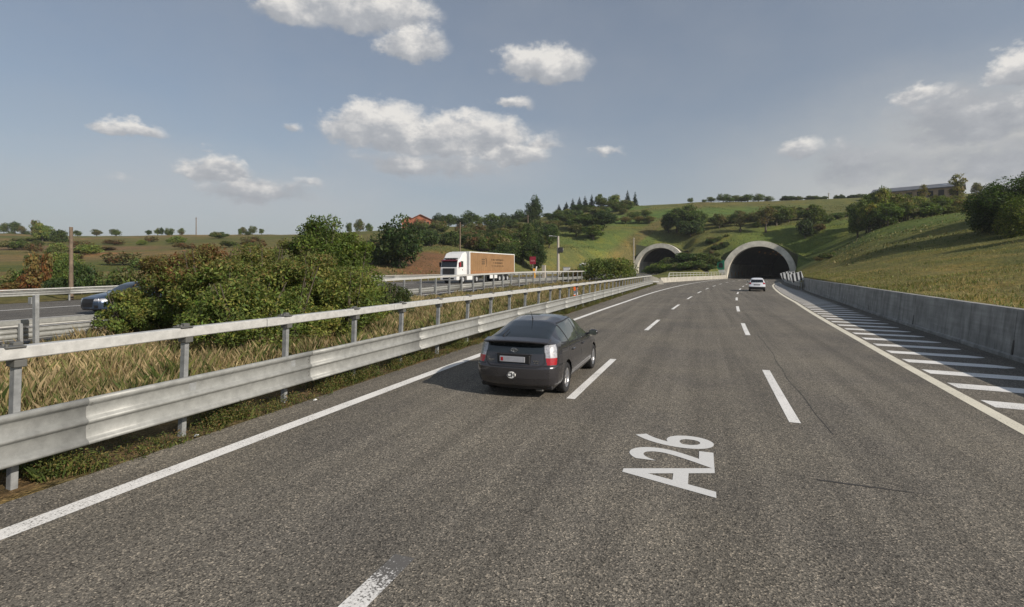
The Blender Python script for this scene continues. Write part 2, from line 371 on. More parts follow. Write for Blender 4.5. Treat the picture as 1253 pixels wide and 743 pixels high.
class MB:
    def __init__(s): s.v = []; s.f = []; s.m = []; s.sm = []
    def add(s, vs, fs, mi=0, smooth=False, T=None):
        n = len(s.v)
        for p in vs:
            p = Vector(p)
            s.v.append(tuple(T @ p if T else p))
        for f in fs: s.f.append(tuple(i + n for i in f)); s.m.append(mi); s.sm.append(smooth)
        return s
    def box(s, lo, hi, mi=0, bev=0.0, T=None):
        x0, y0, z0 = lo; x1, y1, z1 = hi
        if bev <= 0:
            vs = [(x0, y0, z0), (x1, y0, z0), (x1, y1, z0), (x0, y1, z0), (x0, y0, z1), (x1, y0, z1), (x1, y1, z1), (x0, y1, z1)]
            return s.add(vs, [(0, 3, 2, 1), (4, 5, 6, 7), (0, 1, 5, 4), (1, 2, 6, 5), (2, 3, 7, 6), (3, 0, 4, 7)], mi, False, T)
        b = bev; vs = []; idx = {}
        for ix, X in enumerate((x0, x1)):
            for iy, Y in enumerate((y0, y1)):
                for iz, Zz in enumerate((z0, z1)):
                    sx, sy, sz = (1 if ix == 0 else -1), (1 if iy == 0 else -1), (1 if iz == 0 else -1)
                    for a in range(3):
                        p = [X + sx * b, Y + sy * b, Zz + sz * b]; p[a] = (X, Y, Zz)[a]
                        idx[(ix, iy, iz, a)] = len(vs); vs.append(tuple(p))
        fs = []
        for i in (0, 1):
            fs.append([idx[(i, 0, 0, 0)], idx[(i, 1, 0, 0)], idx[(i, 1, 1, 0)], idx[(i, 0, 1, 0)]])
            fs.append([idx[(0, i, 0, 1)], idx[(1, i, 0, 1)], idx[(1, i, 1, 1)], idx[(0, i, 1, 1)]])
            fs.append([idx[(0, 0, i, 2)], idx[(1, 0, i, 2)], idx[(1, 1, i, 2)], idx[(0, 1, i, 2)]])
        for i in (0, 1):
            for j in (0, 1):
                fs.append([idx[(i, j, 0, 0)], idx[(i, j, 1, 0)], idx[(i, j, 1, 1)], idx[(i, j, 0, 1)]])
                fs.append([idx[(i, 0, j, 0)], idx[(i, 1, j, 0)], idx[(i, 1, j, 2)], idx[(i, 0, j, 2)]])
                fs.append([idx[(0, i, j, 1)], idx[(1, i, j, 1)], idx[(1, i, j, 2)], idx[(0, i, j, 2)]])
                for k in (0, 1):
                    fs.append([idx[(i, j, k, 0)], idx[(i, j, k, 1)], idx[(i, j, k, 2)]])
        c = Vector(((x0 + x1) / 2, (y0 + y1) / 2, (z0 + z1) / 2))
        out = []
        for f in fs:
            p = [Vector(vs[i]) for i in f]; nrm = (p[1] - p[0]).cross(p[2] - p[0])
            mid = sum(p, Vector()) / len(p)
            out.append(tuple(f) if nrm.dot(mid - c) > 0 else tuple(reversed(f)))
        return s.add(vs, out, mi, False, T)
    def tube(s, pts, rads, n=8, mi=0, cap=True, T=None, smooth=True):
        pts = [Vector(p) for p in pts]
        if not hasattr(rads, '__len__'): rads = [rads] * len(pts)
        vs, fs = [], []
        for i, p in enumerate(pts):
            d = (pts[min(i + 1, len(pts) - 1)] - pts[max(i - 1, 0)]).normalized()
            a = d.cross(Vector((0, 0, 1)))
            if a.length < .05: a = d.cross(Vector((1, 0, 0)))
            a.normalize(); b = d.cross(a)
            for k in range(n):
                t = 2 * PI * k / n; vs.append(p + (a * math.cos(t) + b * math.sin(t)) * rads[i])
        for i in range(len(pts) - 1):
            for k in range(n):
                fs.append((i * n + k, i * n + (k + 1) % n, (i + 1) * n + (k + 1) % n, (i + 1) * n + k))
        s.add(vs, fs, mi, smooth, T)
        if cap:
            s.add(vs[:n], [tuple(range(n))], mi, False, T); s.add(vs[-n:], [tuple(reversed(range(n)))], mi, False, T)
        return s
    def lathe(s, prof, n=24, axis='x', mi=0, T=None, smooth=True):
        vs, fs = [], []
        for a, r in prof:
            for k in range(n):
                t = 2 * PI * k / n; c, d = r * math.cos(t), r * math.sin(t)
                vs.append((a, c, d) if axis == 'x' else (c, d, a))
        for i in range(len(prof) - 1):
            for k in range(n): fs.append((i * n + k, i * n + (k + 1) % n, (i + 1) * n + (k + 1) % n, (i + 1) * n + k))
        return s.add(vs, fs, mi, smooth, T)
    def prism(s, poly, a0, a1, axis='x', mi=0, T=None, smooth=False):
        def P(p, a): return (a, p[0], p[1]) if axis == 'x' else ((p[0], a, p[1]) if axis == 'y' else (p[0], p[1], a))
        n = len(poly); vs = [P(p, a0) for p in poly] + [P(p, a1) for p in poly]
        fs = [tuple(range(n)), tuple(reversed(range(n, 2 * n)))] + [(i, i + n, (i + 1) % n + n, (i + 1) % n) for i in range(n)]
        return s.add(vs, fs, mi, smooth, T)
    def sweep(s, prof, path, closed=False, mi=0, smooth=False):
        """prof: (across, up) points; path: list of (x, y, z, heading)"""
        vs, fs = [], []; n = len(prof)
        for x, y, z, a in path:
            ca, sa = math.cos(a), math.sin(a)
            for u, w in prof: vs.append((x + u * ca, y + u * sa, z + w))
        for i in range(len(path) - 1):
            for k in range(n if closed else n - 1):
                k2 = (k + 1) % n
                fs.append((i * n + k, i * n + k2, (i + 1) * n + k2, (i + 1) * n + k))
        if closed: fs.append(tuple(range(n))); fs.append(tuple(reversed(range((len(path) - 1) * n, len(path) * n))))
        return s.add(vs, fs, mi, smooth)
    def mesh(s, name, mats):
        me = bpy.data.meshes.new(name); me.from_pydata(s.v, [], s.f)
        for m in (mats if isinstance(mats, (list, tuple)) else [mats]): me.materials.append(m)
        me.polygons.foreach_set('material_index', s.m); me.polygons.foreach_set('use_smooth', s.sm)
        me.update(); return me
    def build(s, name, mats, parent=None):
        import bmesh
        me = s.mesh(name, mats)
        bm = bmesh.new(); bm.from_mesh(me); bmesh.ops.recalc_face_normals(bm, faces=bm.faces); bm.to_mesh(me); bm.free()
        return link(name, me, parent)

def text_mesh(body, size, extrude=0.0, offset=0.0):
    cu = bpy.data.curves.new('lettering', 'FONT'); cu.body = body; cu.size = size; cu.extrude = extrude; cu.offset = offset
    cu.align_x = 'CENTER'; cu.align_y = 'CENTER'
    o = bpy.data.objects.new('lettering', cu); COL.objects.link(o)
    dg = bpy.context.evaluated_depsgraph_get()
    me = bpy.data.meshes.new_from_object(o.evaluated_get(dg))
    bpy.data.objects.remove(o); bpy.data.curves.remove(cu)
    return me

# ------------------------------------------------------------------ ground sheet
def spaced(parts):
    out = []
    for a, b, st in parts:
        n = max(1, round((b - a) / st)); out += [a + (b - a) * i / n for i in range(n)]
    out.append(parts[-1][1]); return out
S = spaced([(-900, -80, 60), (-80, -6, 8), (-6, 60, .8), (60, 140, 1.2), (140, SP - .02, .8), (SP - .02, SP, .02), (SP, SP2 - .02, 1.0), (SP2 - .02, SP2, .02), (SP2, 200, 1.2), (200, 330, 3.5), (330, 600, 15), (600, 2200, 80)])
U = spaced([(-1500, -400, 60), (-400, -120, 9), (-120, -60, 3), (-60, -43.2, 1.2), (-43.2, UC2 - RO, .2), (UC2 - RO, UC2 + RO, .75), (UC2 + RO, -19, .6), (-19, UC - RO, .55), (UC - RO, -6.6, .3), (-6.6, 7.6, 1.2), (7.6, UC + RO, .16), (UC + RO, 12, .3), (12, 30, .8), (30, 90, 2.2), (90, 300, 8), (300, 700, 50)])
Sg, Ug = np.meshgrid(np.array(S), np.array(U), indexing='ij')
Xg, Yg = rpv(Sg, Ug); Zg = terrain(Sg, Ug)
ns, nu = Sg.shape
idx = np.arange(ns * nu).reshape(ns, nu)
F = np.stack([idx[:-1, :-1], idx[:-1, 1:], idx[1:, 1:], idx[1:, :-1]], -1).reshape(-1, 4)
fs_ = ((Sg[:-1, :-1] + Sg[1:, :-1]) / 2).ravel(); fu_ = ((Ug[:-1, :-1] + Ug[:-1, 1:]) / 2).ravel()
keep = ~(((np.abs(fs_ - SP + .01) < .009) & (np.abs(fu_ - UC) < RO - .02)) | ((np.abs(fs_ - SP2 + .01) < .009) & (np.abs(fu_ - UC2) < RO - .02)))
F = F[keep]

def blob(x, y, px, Z, rx, ry):
    bx, by = ray_xy(px, Z); a = (x - bx) * CT + (y - by) * ST; d = -(x - bx) * ST + (y - by) * CT
    return 1 - sm(.55, 1.15, np.hypot(a / rx, d / ry))

def ground_col(x, y, s, u):
    g = np.zeros(x.shape + (3,)); g[:] = (.115, .125, .046)                    # meadow
    def mixin(w, c):
        nonlocal g
        g = g * (1 - w[..., None]) + np.array(c) * w[..., None]
    lowf = np.sin(x * .05 + 1.1 * np.sin(y * .031)) * np.cos(y * .043 + .7 * np.sin(x * .037))
    mixin(.5 * sm(-.2, .8, lowf), (.12, .105, .042))
    # left country: dry bands and ploughed soil
    ang = (x * CT + y * ST) / np.maximum(-x * ST + y * CT, 1)
    left = sm(.0, -.25, ang) * sm(30, 60, np.hypot(x, y))
    dist = np.hypot(x, y)
    mixin(left * .6, (.12, .105, .045))
    mixin(left * sm(.2, .7, np.sin(dist * .085)) * .8, (.17, .125, .065))
    mixin(left * sm(.5, .9, np.sin(dist * .05 + 2)) * .7, (.07, .095, .028))
    mixin(blob(x, y, 60, 170, 45, 16), (.15, .105, .065))
    mixin(blob(x, y, 110, 140, 14, 12), (.22, .125, .06))
    mixin(blob(x, y, 190, 300, 70, 20), (.19, .145, .07))
    mixin(blob(x, y, 525, 104, 6.5, 22), (.15, .085, .05))
    mixin(blob(x, y, 465, 150, 9, 10), (.20, .085, .045))
    # green crop fields on the hill
    mixin(blob(x, y, 830, 225, 60, 22), (.085, .135, .04))
    mixin(blob(x, y, 760, 262, 16, 14), (.085, .135, .04))
    mixin(blob(x, y, 740, 185, 26, 22) * .8, (.10, .14, .042))
    mixin(blob(x, y, 1060, 115, 30, 40) * .85, (.105, .150, .042))
    mixin(blob(x, y, 970, 160, 26, 16) * .7, (.105, .155, .038))
    # dry bank behind the wall
    w = sm(22, 9, u) * sm(7, 9, u) * sm(150, 110, s)
    mixin(w * .7, (.22, .185, .08))
    mixin(sm(9, 20, u) * sm(45, 24, u) * sm(90, 40, s) * (.35 + .35 * np.sin(u * .9 + s * .13)), (.24, .19, .08))
    # median: dry straw and earth
    w = sm(-6.5, -7.6, u) * sm(-20, -18.5, u)
    mixin(w * sm(130, 100, s), (.20, .145, .07))
    mixin(sm(-6.9, -7.1, u) * sm(-8.4, -7.8, u) * (s < 95), (.115, .085, .05))
    mixin(sm(-42, -43, u) * sm(-50, -46, u), (.13, .115, .05))
    return g
gc = ground_col(Xg, Yg, Sg, Ug).reshape(-1, 3)
me = np_mesh('ground', np.stack([Xg, Yg, Zg], -1).reshape(-1, 3), F, M['ground'], gc, True)
tag(link('ground', me), kind='structure')

# ------------------------------------------------------------------ roads
def strip(name, m, s0, s1, fa, fb, z, ds=2.0, fz=None, kind='structure', n=1):
    ss = np.linspace(s0, s1, max(2, int((s1 - s0) / ds) + 1)); V = []; Fq = []
    for i, s in enumerate(ss):
        a, b = float(fa(s)), float(fb(s))
        for k in range(n + 1):
            x, y = rp(s, a + (b - a) * k / n); V.append((x, y, (float(fz(s)) if fz else 0) + z))
    w = n + 1
    for i in range(len(ss) - 1):
        for k in range(n): Fq.append((i * w + k, i * w + k + 1, (i + 1) * w + k + 1, (i + 1) * w + k))
    return V, Fq

def merge(name, parts, m, kind='structure', wear=None):
    V, Fq, wv = [], [], []
    for v, f, *ww in parts:
        o = len(V); V += v; Fq += [tuple(i + o for i in q) for q in f]; wv += ww[0] if ww else [0.0] * len(v)
    me = np_mesh(name, V, Fq, m)
    a = me.attributes.new('wear', 'FLOAT', 'POINT'); a.data.foreach_set('value', np.array(wv, np.float32))
    return tag(link(name, me), kind=kind)

merge('carriageway', [strip('', None, -80, 240, u_left, lambda s: u_wall(s) + .2, 0, n=3)], M['asphalt'])
merge('opposite_carriageway', [strip('', None, -60, 262, u_of, u_on, 0, fz=z_opp, n=3)], M['asphalt2'])

def line(fu, w, s0, s1, ds=1.5, z=.004, fz=None):
    return strip('', None, s0, s1, lambda s: fu(s) - w / 2, lambda s: fu(s) + w / 2, z, ds, fz)
def worn(p, a, b):
    v, f = p; n = len(v) // 2
    return v, f, [a + (b - a) * ((i // 2) / max(1, n - 1)) ** 6 for i in range(len(v))]

edge = [line(u_L, .25, -12, 235)]
merge('edge_line', edge, M['white_line'])
merge('right_edge_line', [line(u_R, .24, -12, 113)], M['cream_line'])
D1 = lambda s: -2.43 - .35 * sm(40, 110, s); D2 = lambda s: 1.38 + 0 * s
dash = []
for fu, ph in ((D1, 9.65), (D2, 9.45)):
    for k in range(0, 17):
        a = ph + 12 * k
        if a > 225: break
        dash.append(line(fu, .17, a, a + 4.7))
dash.append(worn(line(D1, .20, -3, 3.85, .15), -.25, .30))
merge('lane_dashes', dash, M['white_line'])
hatch = []
s = 8.8
while s < 112:
    x0, x1 = float(u_R(s)) + .22, min(float(u_wall(s)), float(u_g(s))) - .55
    if x1 - x0 > .4:
        v = []
        for t in np.linspace(0, 1, 9):
            w = .28 * (1 if t < .8 else math.sqrt(max(0.05, 1 - ((t - .8) / .2) ** 2)))
            for sg in (-w, w):
                x, y = rp(s + sg - .25 * t, x0 + (x1 - x0) * t); v.append((x, y, .004))
        hatch.append((v, [(2 * i, 2 * i + 1, 2 * i + 3, 2 * i + 2) for i in range(8)]))
    s += 1.65
merge('hatched_marking', hatch, M['white_line'])
zz = z_opp
merge('opposite_edge_line', [line(lambda s: -36.3 - 2.4 * sm(60, 160, s), .25, -30, 220, 2, .004, zz), line(lambda s: u_on(s) - 1.3, .22, -30, 220, 2, .004, zz)], M['white_line'])
od = []
for k in range(-2, 17):
    for uu in (-25.2, -29.3): od.append(line(lambda s, q=uu: q - 3.5 * sm(60, 170, s), .16, 12 * k, 12 * k + 4.5, 1.5, .004, zz))
merge('opposite_lane_dashes', od, M['white_line'])
jt = [line(lambda s: 1.78 + .03 * np.sin(s * .8) + .02 * np.sin(s * 2.3), .010, 9.0, 120, .5, .003)]
v = [(1.30, 6.95, .0035), (1.30, 6.985, .0035), (1.62, 6.93, .0035), (1.62, 6.975, .0035), (2.25, 6.93, .0035), (2.25, 6.945, .0035)]  # short dark strip across the lane, merged with the long joint
jt.append((v, [(0, 2, 3, 1), (2, 4, 5, 3)]))
merge('road_joint_and_strip', jt, M['dark_strip'])
# A26 lettering
tm = text_mesh('A26', 1.5, 0, .022)
co = np.array([v.co[:] for v in tm.vertices]); lo, hi = co.min(0), co.max(0)
for v, c in zip(tm.vertices, co):
    a = (c[0] - lo[0]) / (hi[0] - lo[0]); b = (c[1] - lo[1]) / (hi[1] - lo[1])
    v.co = (.17 - 1.10 * b, 6.02 + 2.1 * a, .005)
tm.materials.clear(); tm.materials.append(M['clean_paint']); tm.update()
tag(link('road_lettering', tm), kind='structure')

# ------------------------------------------------------------------ guardrails
def rail_path(pts_fn, t0, t1, n, zf):
    P_ = [pts_fn(t0 + (t1 - t0) * i / n) for i in range(n + 1)]
    out = []
    for i, (x, y) in enumerate(P_):
        x0, y0 = P_[max(0, i - 1)]; x1, y1 = P_[min(n, i + 1)]
        out.append((x, y, zf(t0 + (t1 - t0) * i / n), math.atan2(-(x1 - x0), (y1 - y0))))
    return out

# three-wave beam, toward the road at +u ; heights .34 to .92
def wave(z0, z1, d, waves, back=.008):
    key = [(0, .40), (.012, .72), (.035, .90), (.07, .92), (.10, .78), (.135, .34), (.17, .24), (.30, .20), (.40, .24), (.435, .36), (.465, .78), (.49, .86), (.515, .86), (.54, .76), (.575, .34), (.61, .24), (.70, .20), (.80, .24), (.835, .40), (.87, .84), (.905, .98), (.945, 1.0), (.98, .90), (1.0, .60)]
    out = [(d * a, z0 + (z1 - z0) * t) for t, a in key]
    return out + [(p[0] - back, p[1]) for p in reversed(out)]

def bolts_on(mb, x, y, zs, r=.016, nx=1):
    for z in zs: mb.lathe([(0, r), (.012, r), (.016, r * .5), (.016, 0)], 8, 'x', 0, Matrix.Translation((x, y, z)), False)

gr = empty('median_guardrail', (-7.4, 3.4, 0), 0, 'tall galvanised guardrail with tubular top rail beside the overtaking lane', 'guardrail')
gx = lambda y: (-7.38 + .1 * sm(70, 82, y), y)
lean = math.radians(2.2)
pb = MB()
pb.box((-.05, -.035, -.3), (.05, .035, 1.48), 0, .006)
post_me = pb.mesh('post', M['galv_dark'])
bb = MB()
bb.box((-.075, -.06, 1.40), (.10, .06, 1.485), 0, .008)
bb.box((-.045, -.045, 1.47), (.035, .045, 1.68), 0, .006); bb.box((-.06, -.16, 1.632), (.14, .03, 1.648), 0, .004)
bb.tube([(0.07, -.12, 1.648), (.07, -.12, 1.67)], .02, 6); bb.tube([(0.0, -.12, 1.648), (.0, -.12, 1.67)], .02, 6)
brk_me = bb.mesh('bracket', M['bolt'])
sb = MB(); sb.box((.052, -.06, .42), (.20, .06, .86), 0, .01)
spc_me = sb.mesh('spacer', M['galv_dark'])
y = -2.65; ny = 0
for k in range(43):
    yy = -.45 + 2.0 * k + random.uniform(-.05, .05)
    if yy > 81: break
    x, _ = gx(yy)
    p = link('post', post_me, gr); p.location = (x + 7.4, yy - 3.4, random.uniform(-.01, .01)); p.rotation_euler = (random.uniform(-.01, .01), lean, random.uniform(-.02, .02))
    b = link('bracket', brk_me, p); c = link('spacer', spc_me, p)
LX = 1.56 * math.tan(lean)
_b = MB(); bolts_on(_b, 0, 0, [0]); bolt_me = _b.mesh('bolt', M['bolt'])
k = 0; y0 = -5.0
while y0 < 80:
    y1 = min(y0 + 4.0, 81)
    mb = MB(); mb.sweep([(px_, pz) for px_, pz in [(-.04, -.072), (-.05, -.06), (-.05, .06), (-.04, .072), (.10, .072), (.112, .06), (.112, -.06), (.10, -.072)]],
                        [(x_ - -7.4 + LX, yv - 3.4, z_, a) for x_, yv, z_, a in rail_path(gx, y0 + .008, y1 - .008, 3, lambda t: 1.56 + random.uniform(-.006, .006))], True)
    r = mb.build('top_rail', M['galv'], gr)
    mb = MB(); jx = random.uniform(-.004, .004)
    mb.sweep(wave(.325, .915, .085, 2), [(x_ + 7.4 + .21 + jx, yv - 3.4, z_, a) for x_, yv, z_, a in rail_path(gx, y0 + 1.0, y1 + 1.12, 4, lambda t: 0)], True, 0, True)
    bm_ = mb.build('beam', M['galv_old'], gr)
    if y0 < 13:
        for dz in (.45, .52, .69, .76, .85):
            for dy in (-.10, .10):
                bo = link('bolt', bolt_me, bm_); bo.location = (.21 + jx + .022 + (.062 if dz == .85 else 0), y0 + 1.06 + dy - 3.4, dz)
    y0 = y1
# guardrail along the opposite carriageway (near side)
def post_rail(name, ufn, s0, s1, step, label, zf, side, top=True, wavez=(.42, .78), ph=1.45, beam_mat=None):
    root = empty(name, (*rp(s0, float(ufn(s0))), float(zf(s0))), 0, label, 'guardrail')
    ox, oy, oz = root.location
    pm = MB().box((-.06, -.04, -.4), (.06, .04, ph), 0, .006).mesh('post', M['galv_dark'])
    s = s0
    while s <= s1:
        x, y_ = rp(s, float(ufn(s)))
        p = link('post', pm, root); p.location = (x - ox, y_ - oy, float(zf(s)) - oz); p.rotation_euler = (0, random.uniform(-.015, .015), heading(s))
        s += step
    fn = lambda t: rp(t, float(ufn(t)))
    L = 0; a = s0
    while a < s1:
        b = min(a + 12, s1)
        path = [(x - ox, y_ - oy, z - oz, h) for x, y_, z, h in rail_path(fn, a + .01, b - .01, 6, lambda t: float(zf(t)))]
        prof = [(side * (q[0] + .10), q[1]) for q in wave(wavez[0], wavez[1], .085, 2)]
        MB().sweep(prof, path, True, 0, True).build('beam', beam_mat or M['galv_old'], root)
        if top:
            MB().sweep([(-.07, ph - .02), (-.07, ph + .12), (.07, ph + .12), (.07, ph - .02)], path, True).build('top_rail', M['galv'], root)
        else:
            MB().sweep([(side * .05, wavez[1] + .05), (side * .05, wavez[1] + .12), (side * .16, wavez[1] + .12), (side * .16, wavez[1] + .05)], path, True).build('top_rail', M['galv'], root)
        a = b
    return root
post_rail('opposite_guardrail', lambda s: u_on(s) + .6, 13.0, 96, 2.0, 'galvanised guardrail with top tube between median grass and the lorry carriageway', lambda s: z_opp(s) - .05, -1)
g2 = post_rail('opposite_guardrail', lambda s: u_on(s) + .75, -4, 12.2, 2.6, 'low double beam guardrail with one tall post in front of the blue car', lambda s: z_opp(s) - .05, -1, False, (.25, .60), .75)
tp = MB().box((-.07, -.05, -.3), (.07, .05, 1.62), 0, .008); tp.box((-.26, -.06, 1.36), (-.09, .06, 1.56), 0, .01)
xx, yy = ray_xy(44, 14.6); t_ = tp.build('post', M['galv_dark'], g2); t_.location = (xx - g2.location.x, yy - g2.location.y, 0)
MB().sweep([(.02, .66), (.02, .80), (.12, .80), (.12, .66)], [(x - g2.location.x, y_ - g2.location.y, z - g2.location.z, h) for x, y_, z, h in rail_path(lambda t: rp(t, float(u_on(t)) + .6), -4, 12, 5, lambda t: .2)], True).build('top_rail', M['galv_old'], g2)
post_rail('far_guardrail', lambda s: u_of(s) + .1, -14, 120, 4.0, 'long pale guardrail along the outer verge of the far carriageway', lambda s: z_opp(s) - .05, 1, False, (.52, .86), .84)

# guardrail end in front of the right portal
post_rail('portal_guardrail', u_g, 73, 152, 3.0, 'dull guardrail between the concrete wall end and the tunnel mouth', lambda s: 0 * s, -1, False, (.40, .85), .95, M['galv_dark'])

# ------------------------------------------------------------------ right concrete wall, in panels
cw = empty('concrete_wall', (*rp(18, 8.1), 0), 0, 'long grey concrete retaining wall along the hatched shoulder', 'wall')
a = -14.0
while a < 76:
    b = min(a + 8.7, 76)
    if a < 18.4 < b: b = 18.4
    path = [(x - cw.location.x, y_ - cw.location.y, 0, h) for x, y_, z, h in rail_path(lambda t: rp(t, float(u_wall(t))), a + .012, b - .012, 5, lambda t: 0)]
    MB().sweep([(0, -.2), (.0, .10), (.05, .14), (.17, 1.36), (.19, 1.40), (.44, 1.40), (.46, 1.37), (.50, -.2)], path, True).build('wall_panel', M['concrete'], cw)
    MB().sweep([(.03, -.1), (.03, .1), (.2, 1.35), (.43, 1.35), (.45, -.1)], [(x - cw.location.x, y_ - cw.location.y, 0, h) for x, y_, z, h in rail_path(lambda t: rp(t, float(u_wall(t))), b - .05, b + .05, 1, lambda t: 0)], True).build('joint_seal', M['black'], cw)
    a = b
# chevron boards by the portal guardrail
for i, (sv, lab) in enumerate(((79, 'black and white striped hazard board nearest the concrete wall end'), (90, 'black and white striped hazard board in the middle of three'), (103, 'black and white striped hazard board closest to the tunnel mouth'))):
    x, y_ = rp(sv, float(u_g(sv)) + .55)
    r = empty('hazard_board', (x, y_, 0), heading(sv) + .1, lab, 'hazard board', 'striped boards at the tunnel entrance')
    MB().box((-.75, 0, .95), (.75, .04, 2.15), 0, .01, Matrix.Rotation(math.radians(-18), 4, 'Y')).build('board', M['signwhite'], r)
    mb = MB()
    for q in (-.48, .0, .48):
        mb.prism([(q - .22, .98), (q + .02, .98), (q + .22, 2.12), (q - .02, 2.12)], -.008, -.002, 'y', 0, Matrix.Rotation(math.radians(-18), 4, 'Y'))
    mb.build('stripes', M['blackpaint'], r)
    MB().tube([(.2, .06, -.2), (.2, .06, 1.4)], .04, 8).build('post', M['galv_dark'], r)

# ------------------------------------------------------------------ tunnels
def arch(R, zc, n=40):
    out = [(-R, -.1)]
    for i in range(n + 1):
        t = PI - PI * i / n; out.append((R * math.cos(t), zc + R * math.sin(t)))
    out.append((R, -.1)); return out
def tunnel(sp, uc, zb, label, length, slant):
    x0, y0 = rp(sp, uc)
    root = empty('tunnel_portal', (x0, y0, zb), 0, label, 'tunnel')
    def P(s, u, z):
        x, y_ = rp(s, u); return (x - x0, y_ - y0, z)
    oa, ia = arch(RO, 1.2), arch(RI, 1.2)
    V, Fq = [], []; n = len(oa)
    for (uo, zo), (ui, zi) in zip(oa, ia):
        fo = sp - 3.6 + slant * max(zo, 0); fi = sp - 3.6 + slant * max(zi, 0)
        V += [P(fi, uc + ui, zi), P(fo, uc + uo, zo), P(sp + 1.2, uc + uo, zo), P(sp + 1.5, uc + ui, zi)]
    for i in range(n - 1):
        for k in range(4):
            Fq.append((i * 4 + k, i * 4 + (k + 1) % 4, i * 4 + 4 + (k + 1) % 4, i * 4 + 4 + k))
    mb = MB(); mb.add(V, Fq, 0, False); mb.build('portal_ring', M['portal'], root)
    mnd = lambda d: 1.2 + RO - .75 - max(0, abs(d) - 4.0) * .62
    V, Fq = [], []
    for uo, zo in oa:
        e = 2.4 * min(1, abs(uo) / RO) ** 2 * (1 if uo > 0 else -1); zq = min(zo, mnd(uo + e))
        V += [P(sp - .15, uc + uo * .995, min(zo, zo)), P(sp - .15, uc + uo + e, zq), P(sp + .1, uc + uo + e, zq), P(sp + .1, uc + uo * .995, zo)]
    for i in range(n - 1):
        if min(abs(oa[i][0]), abs(oa[i + 1][0])) < 5.4: continue
        for k in range(4): Fq.append((i * 4 + k, i * 4 + (k + 1) % 4, i * 4 + 4 + (k + 1) % 4, i * 4 + 4 + k))
    MB().add(V, Fq).build('earth_collar', M['soil'], root)
    ss = [sp + 1.4 + i * 4 for i in range(int(length / 4) + 1)]
    li = arch(RI - .03, 1.2)
    V, Fq, mi = [], [], []
    for s in ss: V += [P(s, uc + u_, z_) for u_, z_ in li]
    mb = MB(); lo_, up_ = [], []
    for i in range(len(ss) - 1):
        for k in range(n - 1):
            f = (i * n + k, i * n + k + 1, (i + 1) * n + k + 1, (i + 1) * n + k)
            (lo_ if max(li[k][1], li[k + 1][1]) < 4.6 else up_).append(f)
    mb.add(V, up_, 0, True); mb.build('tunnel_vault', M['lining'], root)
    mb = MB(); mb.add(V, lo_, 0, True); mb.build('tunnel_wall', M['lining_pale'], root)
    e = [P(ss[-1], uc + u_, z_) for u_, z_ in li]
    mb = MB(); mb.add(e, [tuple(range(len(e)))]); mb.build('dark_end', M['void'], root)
    for i, s in enumerate(range(int(sp) + 20, int(sp + length) - 6, 12)):
        for du in (-2.2, 1.6):
            a0 = P(s, uc + du, 7.95)
            MB().box((a0[0] - .2, a0[1] - .5, a0[2] - .1), (a0[0] + .2, a0[1] + .5, a0[2] + .02), 0, .02).build('ceiling_lamp', M['lampglow'], root)
    for i in range(4):
        a0 = P(sp + 4 + i * 6, uc - RI + .12, 1.25)
        MB().box((a0[0] - .03, a0[1] - .35, a0[2] - .55), (a0[0] + .05, a0[1] + .35, a0[2] + .55), 0, .01).build('marker_panel', M['yellow'], root)
    return root
tunnel(SP, UC, 0, 'right tunnel mouth with a thick concrete arch over the carriageway', 76, .28)
tunnel(SP2, UC2, 1.2, 'left tunnel mouth half hidden by bushes on the far carriageway', 70, .2)

# low parapet with hand rail, left of the right portal
lw = empty('low_parapet', (*rp(125, float(u_left(125))), 0), 0, 'low pale concrete parapet with a steel handrail left of the right tunnel', 'wall')
lx, ly = lw.location.x, lw.location.y
pa = [(x - lx, y_ - ly, z, h) for x, y_, z, h in rail_path(lambda t: rp(t, float(u_left(t)) - .1), 99, 152, 12, lambda t: 0)]
MB().sweep([(-.35, -.2), (-.35, .95), (-.05, .95), (0, -.2)], pa, True).build('parapet_wall', M['concrete_pale'], lw)
pr = [(x - lx, y_ - ly, z, h) for x, y_, z, h in rail_path(lambda t: rp(t, float(u_left(t)) - .3), 105, 152, 12, lambda t: 0)]
for zz_ in (1.35, 1.85):
    MB().tube([(p[0], p[1], zz_) for p in pr], .055, 6).build('handrail', M['galv'], lw)
sv = 105.0
while sv < 152:
    x, y_ = rp(sv, float(u_left(sv)) - .3)
    MB().tube([(x - lx, y_ - ly, .9), (x - lx, y_ - ly, 1.85)], .05, 6).build('baluster', M['galv'], lw); sv += 2.6
x, y_ = rp(103.6, float(u_left(103.6)) - .3); x2, y2 = rp(105, float(u_left(105)) - .3)
MB().tube([(pa[1][0], pa[1][1], .95), (x2 - lx, y2 - ly, 1.85)], .05, 6).build('handrail', M['galv'], lw)
x, y_ = ray_xy(797, 88)
eb = empty('barrier_end_block', (x, y_, 0), .2, 'cream concrete end block behind the end of the median guardrail', 'barrier block')
MB().prism([(-1.5, -.1), (-1.3, 1.3), (-.2, 1.5), (1.0, 1.1), (1.9, .5), (2.0, -.1)], -.5, .5, 'y').build('block', M['concrete_pale'], eb)
MB().box((-1.4, -.56, .35), (1.2, -.505, .5), 0, .01).build('reflector_strip', M['signwhite'], eb)
# ------------------------------------------------------------------ cars
def smooth_prof(pts, L, width=.07):
    xs = np.linspace(-.4, L + .4, 600); ys = np.interp(xs, [p[0] for p in pts], [p[1] for p in pts])
    k = max(3, int(width / (xs[1] - xs[0]))); ker = np.hanning(2 * k + 1); ker /= ker.sum()
    ys = np.convolve(np.pad(ys, k, 'edge'), ker, 'valid')
    return lambda t: np.interp(t, xs, ys)

